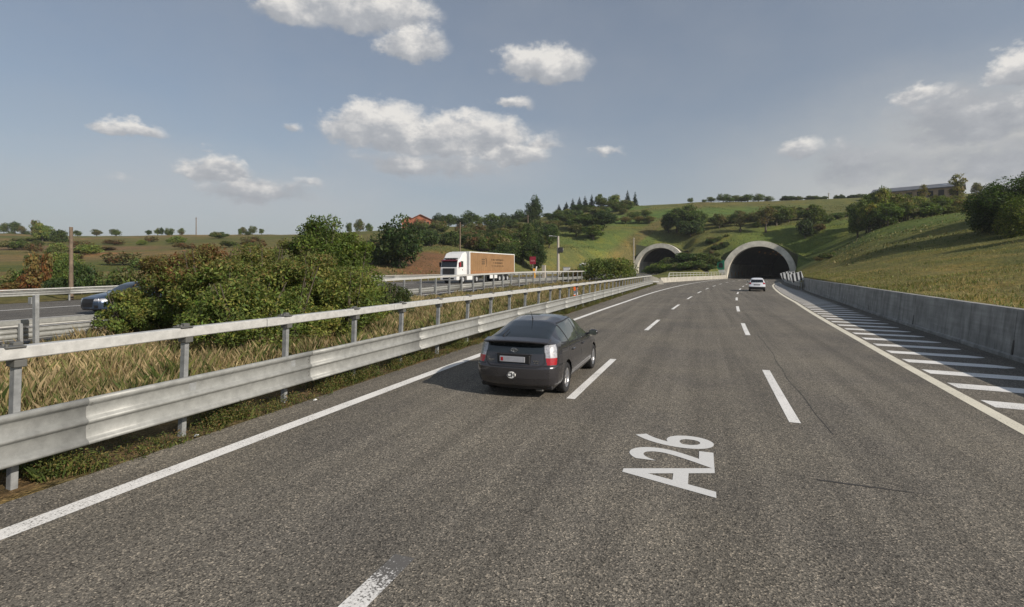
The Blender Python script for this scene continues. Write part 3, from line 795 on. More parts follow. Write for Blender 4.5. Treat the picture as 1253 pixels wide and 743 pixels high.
def in_poly(px, py, poly):
    ins = np.zeros(px.shape, bool); n = len(poly)
    for i in range(n):
        x0, y0 = poly[i]; x1, y1 = poly[(i + 1) % n]
        c = ((y0 > py) != (y1 > py)) & (px < (x1 - x0) * (py - y0) / (y1 - y0 + 1e-12) + x0)
        ins ^= c
    return ins

def car_shell(C, res=1.0):
    """returns list of (verts, faces, centre, zone) ; body from smooth side profiles. y forward, rear at 0"""
    L = C['L']
    ztop, belt, plan, roofw = (smooth_prof(C[k], L, w) for k, w in (('top', .12), ('belt', .15), ('plan', .05), ('roofw', .15)))
    zs_r = lambda z: np.interp(z, [p[0] for p in C['rear']], [p[1] for p in C['rear']])
    zs_f = lambda z: np.interp(z, [p[0] for p in C['front']], [p[1] for p in C['front']])
    nu_ = int(250 * res); nv = int(150 * res)
    t = np.linspace(0, 1, nu_); uu = t - .085 * np.sin(2 * PI * t) / 1.0
    Y = uu * L
    # clamped quadratic b-spline basis
    K = 9; kn = np.concatenate([[0, 0, 0], np.linspace(0, 1, K - 1)[1:-1], [1, 1, 1]])
    tv = np.linspace(0, 1 - 1e-9, nv)
    def bs(i, p, x):
        if p == 0: return ((kn[i] <= x) & (x < kn[i + 1])).astype(float)
        a = (x - kn[i]) / (kn[i + p] - kn[i]) * bs(i, p - 1, x) if kn[i + p] > kn[i] else 0
        b = (kn[i + p + 1] - x) / (kn[i + p + 1] - kn[i + 1]) * bs(i + 1, p - 1, x) if kn[i + p + 1] > kn[i + 1] else 0
        return a + b
    B = np.stack([bs(i, 2, tv) for i in range(K)], 1)
    zt = ztop(Y); w = plan(Y); zl = np.minimum(belt(Y), zt - .03); wr = np.minimum(roofw(Y), w - .05); zb = C['sill']
    zb = zb + 0 * Y
    dz = zt - zl
    ctl = np.stack([np.stack([w - .14, zb], 1), np.stack([w - .035, zb + .015], 1), np.stack([w + .004, zb + .22], 1), np.stack([w + .008, (zb + zl) / 2 + .12], 1),
                    np.stack([w - .045, zl + .02], 1), np.stack([wr + .035, zt - np.minimum(.13, dz * .5)], 1), np.stack([wr - .07, zt - np.minimum(.03, dz * .2)], 1), np.stack([wr * .5, zt + 0.004], 1), np.stack([0 * w, zt + .006], 1)], 1)
    XZ = np.einsum('vk,ukc->uvc', B, ctl)
    Xs, Zs = XZ[..., 0], XZ[..., 1]
    Ys = zs_r(Zs) + uu[:, None] * (L - zs_r(Zs) - zs_f(Zs))
    right = np.stack([Xs, Ys, Zs], -1); left_ = np.stack([-Xs, Ys, Zs], -1)[:, ::-1]
    full = np.concatenate([right, left_[:, 1:]], 1)
    nw = full.shape[1]; V = full.reshape(-1, 3); ix = np.arange(len(V)).reshape(nu_, nw)
    Fq = np.stack([ix[:-1, :-1], ix[1:, :-1], ix[1:, 1:], ix[:-1, 1:]], -1).reshape(-1, 4)
    vpar = np.abs(np.linspace(-1, 1, nw)); vpar = 1 - (vpar[:-1] + vpar[1:]) / 2
    zone = np.tile(vpar, nu_ - 1)
    parts = [(V, Fq, zone, np.zeros(len(Fq)))]
    for end, sgn in ((0, 1), (-1, -1)):
        ncol = int(110 * res); f = np.linspace(-1, 1, ncol)
        xs = Xs[end][:, None] * f[None]; zz = np.repeat(Zs[end][:, None], ncol, 1)
        bul = C.get('bulge', (.05, .10))[0 if end == 0 else 1]
        yy = np.repeat(Ys[end][:, None], ncol, 1) - sgn * bul * (1 - np.abs(f[None]) ** 2.6) * np.clip((zt[end] - zz) / .12, 0, 1)
        if 'cap' in C and end == 0: yy = yy + C['cap'](xs, zz)
        Vc = np.stack([xs, yy, zz], -1).reshape(-1, 3); ic = np.arange(len(Vc)).reshape(nv, ncol)
        Fc = np.stack([ic[:-1, :-1], ic[:-1, 1:], ic[1:, 1:], ic[1:, :-1]], -1).reshape(-1, 4)
        if end == -1: Fc = Fc[:, ::-1]
        parts.append((Vc, Fc, np.full(len(Fc), 2.0), np.full(len(Fc), 1.0 if end == 0 else 2.0)))
    off = 0; Va, Fa, za, ea = [], [], [], []
    for v, f, z, e in parts:
        Va.append(v); Fa.append(f + off); za.append(z); ea.append(e); off += len(v)
    V = np.concatenate(Va); Fq = np.concatenate(Fa); zone = np.concatenate(za); end = np.concatenate(ea)
    Cn = V[Fq].mean(1)
    return V, Fq, Cn, zone, end

def sub_mesh(name, V, Fq, sel, mats, parent, midx=None, push=0.0):
    f = Fq[sel]
    if len(f) == 0: return None
    used, invx = np.unique(f, return_inverse=True)
    me = np_mesh(name, V[used], invx.reshape(f.shape), mats, None, True)
    if midx is not None: me.polygons.foreach_set('material_index', midx[sel].astype(np.int32))
    return link(name, me, parent)

def wheel(root, x, y, r, w, spokes=5):
    sg = 1 if x > 0 else -1
    mb = MB().lathe([(-w / 2, r * .62), (-w / 2, r * .93), (-w / 2 + .02, r), (w / 2 - .02, r), (w / 2, r * .93), (w / 2, r * .66), (w / 2 - .03, r * .62)], 32)
    t = mb.build('wheel', M['tyre'], root); t.location = (x, y, r)
    m2 = MB().lathe([(sg * (w / 2 - .02), r * .66), (sg * (w / 2 - .005), r * .63), (sg * (w / 2 - .03), r * .58), (sg * (w / 2 - .06), r * .56)], 32)
    m2.lathe([(sg * (w / 2 - .02), 0.001), (sg * (w / 2 - .015), r * .12), (sg * (w / 2 - .03), r * .16)], 16)
    for k in range(spokes):
        T = Matrix.Rotation(2 * PI * k / spokes, 4, 'X')
        m2.box((min(sg * (w / 2 - .045), sg * (w / 2 - .018)), -r * .105, r * .1), (max(sg * (w / 2 - .045), sg * (w / 2 - .018)), r * .105, r * .60), 0, .006, T)
    m2.build('rim', M['rim'], t)
    m3 = MB().lathe([(sg * (w / 2 - .07), 0.001), (sg * (w / 2 - .07), r * .62)], 24); m3.build('brake_disc', M['hub'], t)

def pl_dist(py, pz, a, b):
    ax, az = a; bx, bz = b; dx, dz = bx - ax, bz - az; t = np.clip(((py - ax) * dx + (pz - az) * dz) / (dx * dx + dz * dz + 1e-9), 0, 1)
    return np.hypot(py - ax - t * dx, pz - az - t * dz)

def build_car(C, loc, rz, label, cat):
    root = empty(C['name'], loc, rz, label, cat)
    V, Fq, Cn, zone, end = car_shell(C, C.get('res', 1.0))
    X, Yc, Zc = Cn[:, 0], Cn[:, 1], Cn[:, 2]
    side = (end == 0) & (zone < .70)
    gone = np.zeros(len(Fq), bool); taken = np.zeros(len(Fq), bool)
    for wy in C['axles']:
        gone |= side & (np.hypot(Yc - wy, Zc - C['wr'] - .01) < C['wr'] + .05) & (Zc < C['wr'] * 2.4)
    mi = np.zeros(len(Fq))
    for kind, name, m, fn in C['parts']:
        sel = fn(X, Yc, Zc, zone, end, side) & ~taken & ~gone
        if kind == 'gap': mi = np.where(sel & ~taken, 1, mi); continue
        if kind == 'trim': mi = np.where(sel & ~taken, 2, mi); continue
        for sgn in ((1, -1) if kind == 'pair' else (0,)):
            sl = sel & ((X * sgn > 0) if sgn else True)
            sub_mesh(name, V, Fq, sl, m, root)
        taken |= sel
    mi = np.where(gone, 0, mi)
    sub_mesh('body', V, Fq, ~taken & ~gone, [C['paint'], M['black'], C.get('trim', M['black'])], root, mi)
    # wheel wells, floor
    for wy in C['axles']:
        for sg in (1, -1):
            mb = MB(); r = C['wr'] + .065; n = 24; V2 = []
            w0 = C['hw'] - .02
            for k in range(n + 1):
                a = PI * (-.08 + 1.16 * k / n); 
                V2 += [(sg * w0, wy + r * math.cos(a), C['wr'] + r * math.sin(a)), (sg * (w0 - .32), wy + r * math.cos(a), C['wr'] + r * math.sin(a))]
            mb.add(V2, [(2 * k, 2 * k + 1, 2 * k + 3, 2 * k + 2) for k in range(n)], 0, True)
            mb.add([V2[2 * k + 1] for k in range(n + 1)], [tuple(range(n + 1))])
            mb.build('wheel_well', M['black'], root)
            wheel(root, sg * (C['hw'] - .11), wy, C['wr'], C.get('ww', .2))
    MB().box((-C['hw'] + .12, .12, C['sill'] - .02), (C['hw'] - .12, C['L'] - .15, C['sill'] + .06), 0, .02).build('underbody', M['black'], root)
    for sg in (1, -1):
        my, mz = C['mirror']
        mb = MB(); n = 10; prof = [(-.06, .03), (-.05, .075), (0, .095), (.06, .08), (.11, .035)]
        T = Matrix.Translation((sg * (C['hw'] + .12), my, mz)) @ Matrix.Scale(1.25, 4, (1, 0, 0)) @ Matrix.Scale(.78, 4, (0, 0, 1))
        vs, fs = [], []
        for a, r in prof:
            for k in range(n): vs.append((r * math.cos(2 * PI * k / n), a, r * math.sin(2 * PI * k / n)))
        for i in range(len(prof) - 1):
            for k in range(n): fs.append((i * n + k, i * n + (k + 1) % n, (i + 1) * n + (k + 1) % n, (i + 1) * n + k))
        fs.append(tuple(range(n))); fs.append(tuple(range((len(prof) - 1) * n, len(prof) * n)))
        mb.add(vs, fs, 0, True, T)
        mb.tube([(sg * (C['hw'] - .1), my + .04, mz - .06), (sg * (C['hw'] + .06), my + .02, mz - .02)], .025, 6)
        mo = mb.build('mirror', C['paint'], root)
        MB().box((sg * (C['hw'] + .12) - .085, my - .068, mz - .055), (sg * (C['hw'] + .12) + .085, my - .060, mz + .055), 0, .003).build('mirror_glass', M['sideglass'], mo)
    return root

def slab(dark, L=0): pass
def seg(fn_pts, w=.008):
    return lambda X, Y, Z, zone, end, side: side & np.any([pl_dist(Y, Z, a, b) < w for a, b in zip(fn_pts[:-1], fn_pts[1:])], 0)

# dark grey liftback
side_win = [[(.66, 1.045), (1.10, 1.00), (1.10, 1.315), (.98, 1.30), (.72, 1.13)], [(1.17, .99), (2.02, .955), (2.02, 1.385), (1.17, 1.345)], [(2.09, .95), (2.98, .935), (2.55, 1.30), (2.40, 1.375), (2.09, 1.387)]]
def _pw(i): return lambda X, Y, Z, zo, e, sd: (e == 0) & (zo < .80) & in_poly(Y, Z, side_win[i])
PR = dict(name='parked_car', L=4.45, hw=.8625, sill=.20, wr=.305, axles=(.83, 3.53), mirror=(2.86, 1.0), res=1.25, paint=M['carpaint'],
    top=[(0, 1.105), (.12, 1.135), (.3, 1.20), (.7, 1.315), (1.1, 1.41), (1.6, 1.475), (2.0, 1.485), (2.4, 1.455), (2.8, 1.36), (3.25, 1.14), (3.6, .985), (4.05, .88), (4.35, .74), (4.45, .60)],
    belt=[(0, 1.03), (.4, 1.02), (1, .985), (2.5, .925), (3.3, .90), (4.0, .78), (4.45, .52)],
    plan=[(0, .70), (.04, .755), (.10, .80), (.2, .835), (.4, .856), (.9, .866), (3.3, .866), (3.9, .84), (4.25, .74), (4.45, .60)],
    roofw=[(0, .66), (.4, .62), (1.0, .565), (2.0, .555), (2.6, .57), (3.2, .64), (3.7, .66), (4.45, .5)],
    rear=[(0, .12), (.22, .10), (.30, .045), (.42, 0.005), (.52, 0), (.605, .0), (.64, .018), (.662, .06), (.80, .09), (1.0, .14), (1.06, .145), (1.09, .07), (1.14, .05), (1.3, .10), (1.6, .1)],
    front=[(0, .12), (.2, .08), (.5, 0), (.7, .06), (1.0, .25), (1.6, .3)], bulge=(.10, .16))
PR['name'] = 'liftback_car'
ax = lambda X: np.abs(X)
PR['parts'] = [
    ('one', 'rear_window', M['glass'], lambda X, Y, Z, zo, e, sd: (e == 0) & (zo > .70) & (Y > .17) & (Y < 1.06) & (ax(X) < .655 - .11 * (Y - .15))),
    ('one', 'windscreen', M['glass'], lambda X, Y, Z, zo, e, sd: (e == 0) & (zo > .66) & (Y > 2.52) & (Y < 3.48) & (ax(X) < .52 + .10 * (Y - 2.5))),
    ('pair', 'side_window', M['sideglass'], _pw(0)), ('pair', 'side_window', M['sideglass'], _pw(1)), ('pair', 'side_window', M['sideglass'], _pw(2)),
    ('one', 'tailgate_window', M['glass'], lambda X, Y, Z, zo, e, sd: (e == 1) & (ax(X) < .585) & (Z > .875) & (Z < 1.055)),
    ('pair', 'tail_light', M['redlens'], lambda X, Y, Z, zo, e, sd: (((e == 1) & (ax(X) > .625 - .22 * (Z - .8))) | ((e == 0) & (zo < .6) & (Y < .16 + .32 * (Z - .62)))) & (Z > .665) & (Z < .80)),
    ('pair', 'reverse_light', M['clearlens'], lambda X, Y, Z, zo, e, sd: (((e == 1) & (ax(X) > .625 - .22 * (Z - .8))) | ((e == 0) & (zo < .64) & (Y < .16 + .32 * (Z - .62)))) & (Z >= .80) & (Z < 1.045)),
    ('gap', '', 0, lambda X, Y, Z, zo, e, sd: ((e == 1) & ((np.abs(Z - (.618 + .10 * np.clip((ax(X) - .42) / .20, 0, 1) ** 2)) < .011) & (ax(X) < .62))) | ((e == 1) & (np.abs(ax(X) - .60) < .009) & (Z > .70) & (Z < 1.06))),
    ('gap', '', 0, lambda X, Y, Z, zo, e, sd: (np.abs(Z - .655) < .009) & (((e == 1) & (ax(X) > .60)) | ((e == 0) & (Y < .46) & (zo < .6)))),
    ('gap', '', 0, lambda X, Y, Z, zo, e, sd: (e == 1) & (ax(X) < .34) & (Z > .815) & (Z < .87) & (ax(X) > 0.27 - .0)),
    ('gap', '', 0, lambda X, Y, Z, zo, e, sd: (Z < .265) & (e != 0)),
    ('gap', '', 0, seg([(1.14, 1.31), (1.12, .96), (1.02, .80), (1.16, .52), (1.24, .30)])), ('gap', '', 0, seg([(2.055, 1.36), (2.05, .95), (2.06, .34)])), ('gap', '', 0, seg([(3.02, .93), (3.05, .60), (3.02, .34)])),
    ('gap', '', 0, seg([(1.24, .31), (3.03, .31)], .007)),
    ('gap', '', 0, lambda X, Y, Z, zo, e, sd: (e == 0) & (zo < .82) & np.any([in_poly(Y, Z, [(p[0] + (.03 if p[0] > np.mean([q[0] for q in w_]) else -.03), p[1] + (.022 if p[1] > 1.15 else -.018)) for p in w_]) for w_ in side_win], 0)),
    ('trim', '', 0, seg([(1.30, .36), (2.98, .36)], .022)),
]
PR['trim'] = mat('grey_sill_trim', (.16, .155, .155), .4, .3)
car = build_car(PR, (-3.415, 9.36, 0), 0, 'dark grey liftback car with a CH sticker in the left lane', 'car')
# rear details
sp_b = MB(); _v = []; _f = []
for k in range(25):
    xq = -.66 + 1.32 * k / 24; e4 = abs(xq / .66) ** 4; yo = .05 * (xq / .66) ** 2 + .05 * e4
    for yq, zq in ((-.045, 1.098), (-.05, 1.112), (-.02, 1.128), (.16, 1.168), (.20, 1.15), (.05, 1.098)): _v.append((xq, yq + yo, zq - .018 * (xq / .66) ** 2 - .012 * e4))
for k in range(24):
    for j in range(6): _f.append((k * 6 + j, k * 6 + (j + 1) % 6, k * 6 + 6 + (j + 1) % 6, k * 6 + 6 + j))
_f += [tuple(range(6)), tuple(range(144, 150))]
sp_b.add(_v, _f, 0, False); sp_b.build('spoiler', M['carpaint'], car)
pl = MB().box((-.26, -.035, -.055), (.26, -.02, .055), 0, .006).build('number_plate', M['plate'], car); pl.location = (-.02, -.03, .765)
MB().box((-.235, -.037, -.035), (-.185, -.0355, .035), 0).build('plate_shield', M['redlens'], pl)
rc = MB().box((-.34, 0, .675), (.34, .035, .85), 0, .02).build('plate_recess', M['black'], car); rc.location = (0, -.043, 0)
MB().box((-.36, -.035, .845), (.36, .03, .872), 0, .008).build('tailgate_handle', M['carpaint'], car)
em = MB()
for k in range(20):
    t0, t1 = 2 * PI * k / 20, 2 * PI * (k + 1) / 20
    em.tube([(.062 * math.cos(t0), -.005, .042 * math.sin(t0)), (.062 * math.cos(t1), -.005, .042 * math.sin(t1))], .006, 5)
    em.tube([(.020 * math.cos(t0), -.005, .036 * math.sin(t0)), (.020 * math.cos(t1), -.005, .036 * math.sin(t1))], .005, 5)
    em.tube([(.045 * math.cos(t0), -.005, .016 + .016 * math.sin(t0)), (.045 * math.cos(t1), -.005, .016 + .016 * math.sin(t1))], .005, 5)
e_ = em.build('emblem', M['chrome'], car); e_.location = (0, .007, .935)
st = MB()
st.prism([(.085 * math.cos(2 * PI * k / 28), .062 * math.sin(2 * PI * k / 28)) for k in range(28)], -.004, .04, 'y')
sk = st.build('country_sticker', M['sticker'], car); sk.location = (-.02, -.122, .47)
tm = text_mesh('CH', .115, 0, .004); tm.materials.clear(); tm.materials.append(M['ink'])
to = link('sticker_letters', tm, sk); to.rotation_euler = (PI / 2, 0, 0); to.location = (0, -.006, 0)
for bx, bz, wd in ((-.47, .735, .11), (.45, .745, .12), (.455, .705, .09)):
    mb = MB(); q = bx - wd / 2
    while q < bx + wd / 2:
        w_ = random.uniform(.008, .013); mb.box((q, -.004, bz - .011), (q + w_, .002, bz + .011)); q += w_ + .006
    b_ = mb.build('tailgate_badge', M['chrome'], car); b_.location = (0, -.008, 0)
MB().tube([(0, 1.18, 1.435), (0, 1.16, 1.47), (0, 1.02, 1.62)], [.018, .008, .004], 6).build('antenna', M['black'], car)
MB().tube([(-.30, .20, 1.165), (-.29, .235, 1.205), (-.28, .50, 1.28)], [.022, .010, .007], 6).build('rear_wiper', M['black'], car)
for sg in (1, -1):
    for hy in (1.28, 2.22):
        MB().box((sg * .863 - .022, hy, .80), (sg * .863 + .022, hy + .17, .835), 0, .010).build('door_handle', M['carpaint'], car)
MB().box((.40, .10, .14), (.56, .3, .20), 0, .02).build('exhaust', M['bolt'], car)
for sg in (1, -1): MB().box((sg * .30 - .08, .02, .225), (sg * .30 + .08, .08, .25), 0, .01).build('bumper_reflector', M['black'], car)

# white hatchback far ahead
wh_win = [[(.55, 1.04), (1.05, 1.02), (1.05, 1.40), (.62, 1.36)], [(1.12, 1.02), (2.75, .98), (2.3, 1.36), (1.9, 1.43), (1.12, 1.42)]]
WH = dict(name='hatchback_car', L=4.1, hw=.87, sill=.22, wr=.32, axles=(.75, 3.3), mirror=(2.55, 1.05), res=.5, paint=M['whitepaint'],
    top=[(0, 1.42), (.1, 1.47), (.6, 1.53), (1.5, 1.55), (2.2, 1.48), (2.9, 1.1), (3.2, 1.02), (3.8, .9), (4.1, .7)], belt=[(0, 1.0), (2.5, .95), (4.1, .6)],
    plan=[(0, .80), (.1, .84), (.4, .87), (3.3, .87), (4.1, .65)], roofw=[(0, .62), (.5, .63), (2, .62), (3, .68), (4.1, .5)],
    rear=[(0, .1), (.3, .03), (.45, 0), (.62, 0), (.66, .05), (1.0, .12), (1.42, .30), (1.6, .34)], front=[(0, .1), (.5, 0), (1, .3), (1.6, .3)], bulge=(.08, .14))
WH['parts'] = [
    ('one', 'rear_window', M['glass'], lambda X, Y, Z, zo, e, sd: (e == 1) & (ax(X) < .66 - .15 * (Z - 1)) & (Z > 1.02) & (Z < 1.37)),
    ('pair', 'tail_light', M['redlens'], lambda X, Y, Z, zo, e, sd: (((e == 1) & (ax(X) > .60)) | ((e == 0) & (zo < .5) & (Y < .28))) & (Z > .82) & (Z < 1.03)),
    ('one', 'rear_bumper', M['black'], lambda X, Y, Z, zo, e, sd: ((e == 1) | ((e == 0) & (Y < .35))) & (Z < .52)),
    ('pair', 'side_window', M['sideglass'], lambda X, Y, Z, zo, e, sd: (e == 0) & (zo < .8) & (in_poly(Y, Z, wh_win[0]) | in_poly(Y, Z, wh_win[1]))),
    ('one', 'windscreen', M['glass'], lambda X, Y, Z, zo, e, sd: (e == 0) & (zo > .66) & (Y > 2.25) & (Y < 2.95) & (ax(X) < .6)),
    ('gap', '', 0, lambda X, Y, Z, zo, e, sd: sd & (Z < .34))]
x, y_ = rp(65.0, 3.3)
wc = build_car(WH, (x, y_, 0), heading(65), 'small white hatchback driving toward the right tunnel mouth', 'car')
p_ = MB().box((-.28, -.03, .66), (.28, .0, .79), 0, .01).build('number_plate', M['plate'], wc); p_.location = (0, -.02, 0)
MB().box((-.33, -.02, .62), (.33, .02, .84), 0, .02).build('plate_recess', mat('grey_recess', (.12, .12, .13), .5), wc)
p_.location = (0, -.005, 0)

# blue-grey estate coming the other way
bl_win = [[(1.3, 1.0), (2.1, 1.02), (2.1, 1.38), (1.75, 1.35)], [(2.18, 1.02), (3.1, 1.04), (3.1, 1.42), (2.18, 1.40)]]
BL = dict(name='estate_car', L=4.7, hw=.93, sill=.22, wr=.34, axles=(.95, 3.75), mirror=(3.1, 1.08), res=.7, paint=M['bluepaint'],
    top=[(0, 1.25), (.3, 1.42), (.9, 1.55), (2.0, 1.62), (2.6, 1.58), (3.0, 1.45), (3.55, 1.12), (3.9, 1.05), (4.4, .97), (4.7, .86)], belt=[(0, 1.05), (3.3, .99), (4.2, .88), (4.7, .72)],
    plan=[(0, .80), (.3, .9), (1, .93), (3.9, .93), (4.4, .86), (4.62, .76), (4.7, .68)], roofw=[(0, .62), (1, .62), (2.6, .62), (3.5, .72), (4.7, .60)],
    rear=[(0, .1), (.5, 0), (1.6, .2)], front=[(0, .12), (.35, .02), (.6, 0), (.8, .03), (1.0, .15), (1.6, .2)], bulge=(.08, .12))
BL['parts'] = [
    ('one', 'windscreen', M['glass'], lambda X, Y, Z, zo, e, sd: (e == 0) & (zo > .66) & (Y > 2.75) & (Y < 3.6) & (ax(X) < .72)),
    ('one', 'grille', M['black'], lambda X, Y, Z, zo, e, sd: (e == 2) & (ax(X) < .42 - .25 * np.clip(.62 - Z, 0, 1)) & (Z > .38) & (Z < .80)),
    ('pair', 'air_intake', M['black'], lambda X, Y, Z, zo, e, sd: (e == 2) & (ax(X) > .46) & (ax(X) < .66) & (Z > .33) & (Z < .48)),
    ('pair', 'headlight', M['clearlens'], lambda X, Y, Z, zo, e, sd: (((e == 2) & (ax(X) > .44)) | ((e == 0) & (Y > 4.38) & (zo < .6))) & (Z > .68) & (Z < .80)),
    ('pair', 'side_window', M['sideglass'], lambda X, Y, Z, zo, e, sd: (e == 0) & (zo < .8) & (Y > .7) & (Y < 3.3 - 1.4 * np.clip(Z - 1.05, 0, 1)) & (Z > 1.06) & (Z < 1.42)),
    ('gap', '', 0, lambda X, Y, Z, zo, e, sd: ((e == 2) | sd) & (Z < .29))]
bx, by = ray_xy(113, 25.8)
bc = build_car(BL, (bx + .1, by + 4.5, float(z_opp(by)) + .0), PI, 'blue-grey estate car half hidden behind the sumac bush', 'car')
MB().box((-.26, 4.70, .48), (.26, 4.735, .60), 0, .01).build('number_plate', M['plate'], bc)
mb = MB()
for q in (-.135, -.045, .045, .135):
    for k in range(14):
        t0, t1 = 2 * PI * k / 14, 2 * PI * (k + 1) / 14
        mb.tube([(q + .062 * math.cos(t0), 4.74, .70 + .062 * math.sin(t0)), (q + .062 * math.cos(t1), 4.74, .70 + .062 * math.sin(t1))], .009, 5)
mb.build('emblem', M['chrome'], bc)
for zq in (.43, .64, .74): MB().box((-.38, 4.69, zq), (.38, 4.715, zq + .012)).build('grille_bar', M['chrome'], bc)

# ------------------------------------------------------------------ lorry (y forward, rear at 0, heading toward the viewer)
tx, ty = -28.95, 56.0
tl = 16.5
ang = PI + heading(64)
troot_x = tx + tl * math.sin(-heading(64)); troot_y = ty + tl * math.cos(heading(64))
lorry = empty('articulated_lorry', (troot_x, troot_y, float(z_opp(62))), ang, 'white articulated lorry with a tan curtain-sided trailer on the far carriageway', 'lorry')
tr = MB().box((-1.25, 0.05, 1.02), (1.25, 13.6, 1.30), 0, .02).build('trailer_bed', M['truckframe'], lorry)
cs = MB()
n = 150; prof = []
for sg in (1, -1):
    vs = []; fs = []
    for i in range(n + 1):
        yv = .12 + 13.36 * i / n; rip = .014 * math.cos(2 * PI * i / 6) + .01 * math.sin(i * 1.7)
        for j, zv in enumerate((1.18, 1.62, 2.4, 3.2, 3.88)): vs.append((sg * (1.262 + rip * (1 - .6 * (j in (0, 4)))), yv, zv))
    for i in range(n):
        for j in range(4): fs.append((i * 5 + j, i * 5 + 5 + j, i * 5 + 6 + j, i * 5 + 1 + j))
    cs.add(vs, fs, 0, True)
cs.box((-1.25, .1, 1.2), (1.25, 13.5, 3.9))
cur = cs.build('curtain', M['curtain'], lorry)
sk_ = MB()
for sg in (1, -1):
    for i in range(27):
        yv = .3 + i * .5; sk_.box((sg * 1.285 - .012, yv, 1.08), (sg * 1.285 + .012, yv + .05, 1.62), 0)
    sk_.box((sg * 1.282 - .01, .12, 1.14), (sg * 1.282 + .01, 13.48, 1.52), 0)
sk_.build('curtain_skirt', M['curtain_dark'], cur)
mb = MB()
for sg in (1, -1):
    mb.box((sg * 1.27 - .02, .06, 3.87), (sg * 1.27 + .02, 13.55, 4.0), 0, .01); mb.box((sg * 1.27 - .03, 13.42, 1.1), (sg * 1.27 + .03, 13.6, 4.0), 0, .01); mb.box((sg * 1.27 - .03, .03, 1.1), (sg * 1.27 + .03, .15, 4.0), 0, .01)
mb.box((-1.27, 13.5, 1.05), (1.27, 13.62, 4.0), 0, .01); mb.box((-1.27, .02, 3.9), (1.27, 13.6, 3.99), 0, .01); mb.box((-1.27, .02, 1.1), (1.27, .1, 4.0), 0, .01)
mb.build('trailer_frame', M['truckwhite'], lorry)
mb = MB()   # faded print, left side
random.seed(3)
for row, (zv, y0_, y1_, hh) in enumerate(((3.05, 7.6, 3.9, .20), (2.62, 7.3, 4.1, .20), (2.20, 7.7, 3.9, .14))):
    q = y0_
    while q > y1_:
        w_ = random.uniform(.10, .22); h_ = hh * random.uniform(.85, 1.0)
        if random.random() > .12:
            mb.box((-1.292, q - w_, zv - h_ / 2), (-1.284, q - w_ * .72, zv + h_ / 2)); mb.box((-1.292, q - w_ * .72, zv + h_ / 2 - .05), (-1.284, q, zv + h_ / 2))
            if random.random() > .4: mb.box((-1.292, q - w_ * .3, zv - h_ / 2), (-1.284, q, zv + h_ / 2 - .05))
        q -= w_ + .05
for k in range(16):
    a0 = -1.2 + 2.4 * k / 16; a1 = -1.2 + 2.4 * (k + 1) / 16
    mb.tube([(-1.288, 9.35 - .35 * math.cos(a0) , 2.65 + .62 * math.sin(a0)), (-1.288, 9.35 - .35 * math.cos(a1), 2.65 + .62 * math.sin(a1))], .05, 4)
for zv in (2.95, 2.65, 2.40): mb.box((-1.292, 9.5, zv), (-1.284, 10.35, zv + .16))
mb.build('print', M['curtain_print'], cur)
for wy in (1.9, 3.2, 4.5, 10.9 + 3.7 - 1.6):
    for sg in (1, -1): pass
def twheel(yv, x_=1.06, w=.34, r=.5):
    for sg in (1, -1):
        t = MB().lathe([(-w / 2, r * .55), (-w / 2, r * .95), (-w / 2 + .03, r), (w / 2 - .03, r), (w / 2, r * .95), (w / 2, r * .55)], 24).build('wheel', M['tyre'], lorry)
        t.location = (sg * x_, yv, r)
        MB().lathe([(sg * (w / 2 - .02), r * .56), (sg * (w / 2 - .10), r * .35), (sg * (w / 2 + .02), r * .22), (sg * (w / 2 + .03), .001)], 20).build('rim', M['greybox'], t)
for yv in (2.3, 3.6, 4.9, 11.6, 15.1): twheel(yv)
MB().box((-.45, .6, .75), (.45, 15.9, 1.02), 0, .02).build('chassis', M['truckframe'], lorry)
for sg in (1, -1):
    MB().box((sg * 1.2 - .03, 5.7, .50), (sg * 1.2 + .03, 7.9, .98), 0, .01).build('side_guard', M['truckwhite'], lorry)
    MB().box((sg * 1.15 - .09, 12.4, .38), (sg * 1.15 + .09, 14.1, 1.05), 0, .05).build('fuel_tank', M['truckwhite'], lorry)
    MB().box((sg * 1.0 - .03, 8.6, .1), (sg * 1.0 + .03, 8.7, 1.0), 0, .01).build('landing_leg', M['truckframe'], lorry)
# cab
cb = MB()
side_prof = [(14.15, .95), (14.15, 3.72), (14.35, 3.92), (15.15, 3.72), (15.75, 3.02), (16.18, 2.86), (16.38, 2.00), (16.47, 1.9), (16.50, .95), (15.75, .95)]
def capped(prof, hw, crn):
    vs = []; n = len(prof); cxm = sum(p[0] for p in prof) / n; czm = sum(p[1] for p in prof) / n
    for x_, k in ((-hw, 1), (-hw + crn, 0), (hw - crn, 0), (hw, 1)):
        for p in prof:
            d = Vector((p[0] - cxm, p[1] - czm)); d = d * (1 - (crn / d.length if k else 0)); vs.append((x_, cxm + d[0], czm + d[1]))
    fs = [tuple(range(n)), tuple(reversed(range(3 * n, 4 * n)))]
    for r_ in range(3): fs += [(r_ * n + i, r_ * n + (i + 1) % n, (r_ + 1) * n + (i + 1) % n, (r_ + 1) * n + i) for i in range(n)]
    return vs, fs
cb.add(*capped(side_prof, 1.24, .10)); cab = cb.build('cab', M['truckwhite'], lorry)
def plate_front(mb, pts, th=.02):  # quad points -> thin solid
    a = [Vector(p) for p in pts]; nrm = (a[1] - a[0]).cross(a[2] - a[0]).normalized() * th
    n = len(a); mb.add(a + [p + nrm for p in a], [tuple(range(n)), tuple(reversed(range(n, 2 * n)))] + [(i, i + n, (i + 1) % n + n, (i + 1) % n) for i in range(n)])
mb = MB(); mb.prism([(16.22, 2.76), (16.26, 2.76), (16.43, 2.02), (16.37, 2.02)], -1.08, 1.08, 'x'); mb.build('windscreen', M['glass'], cab)
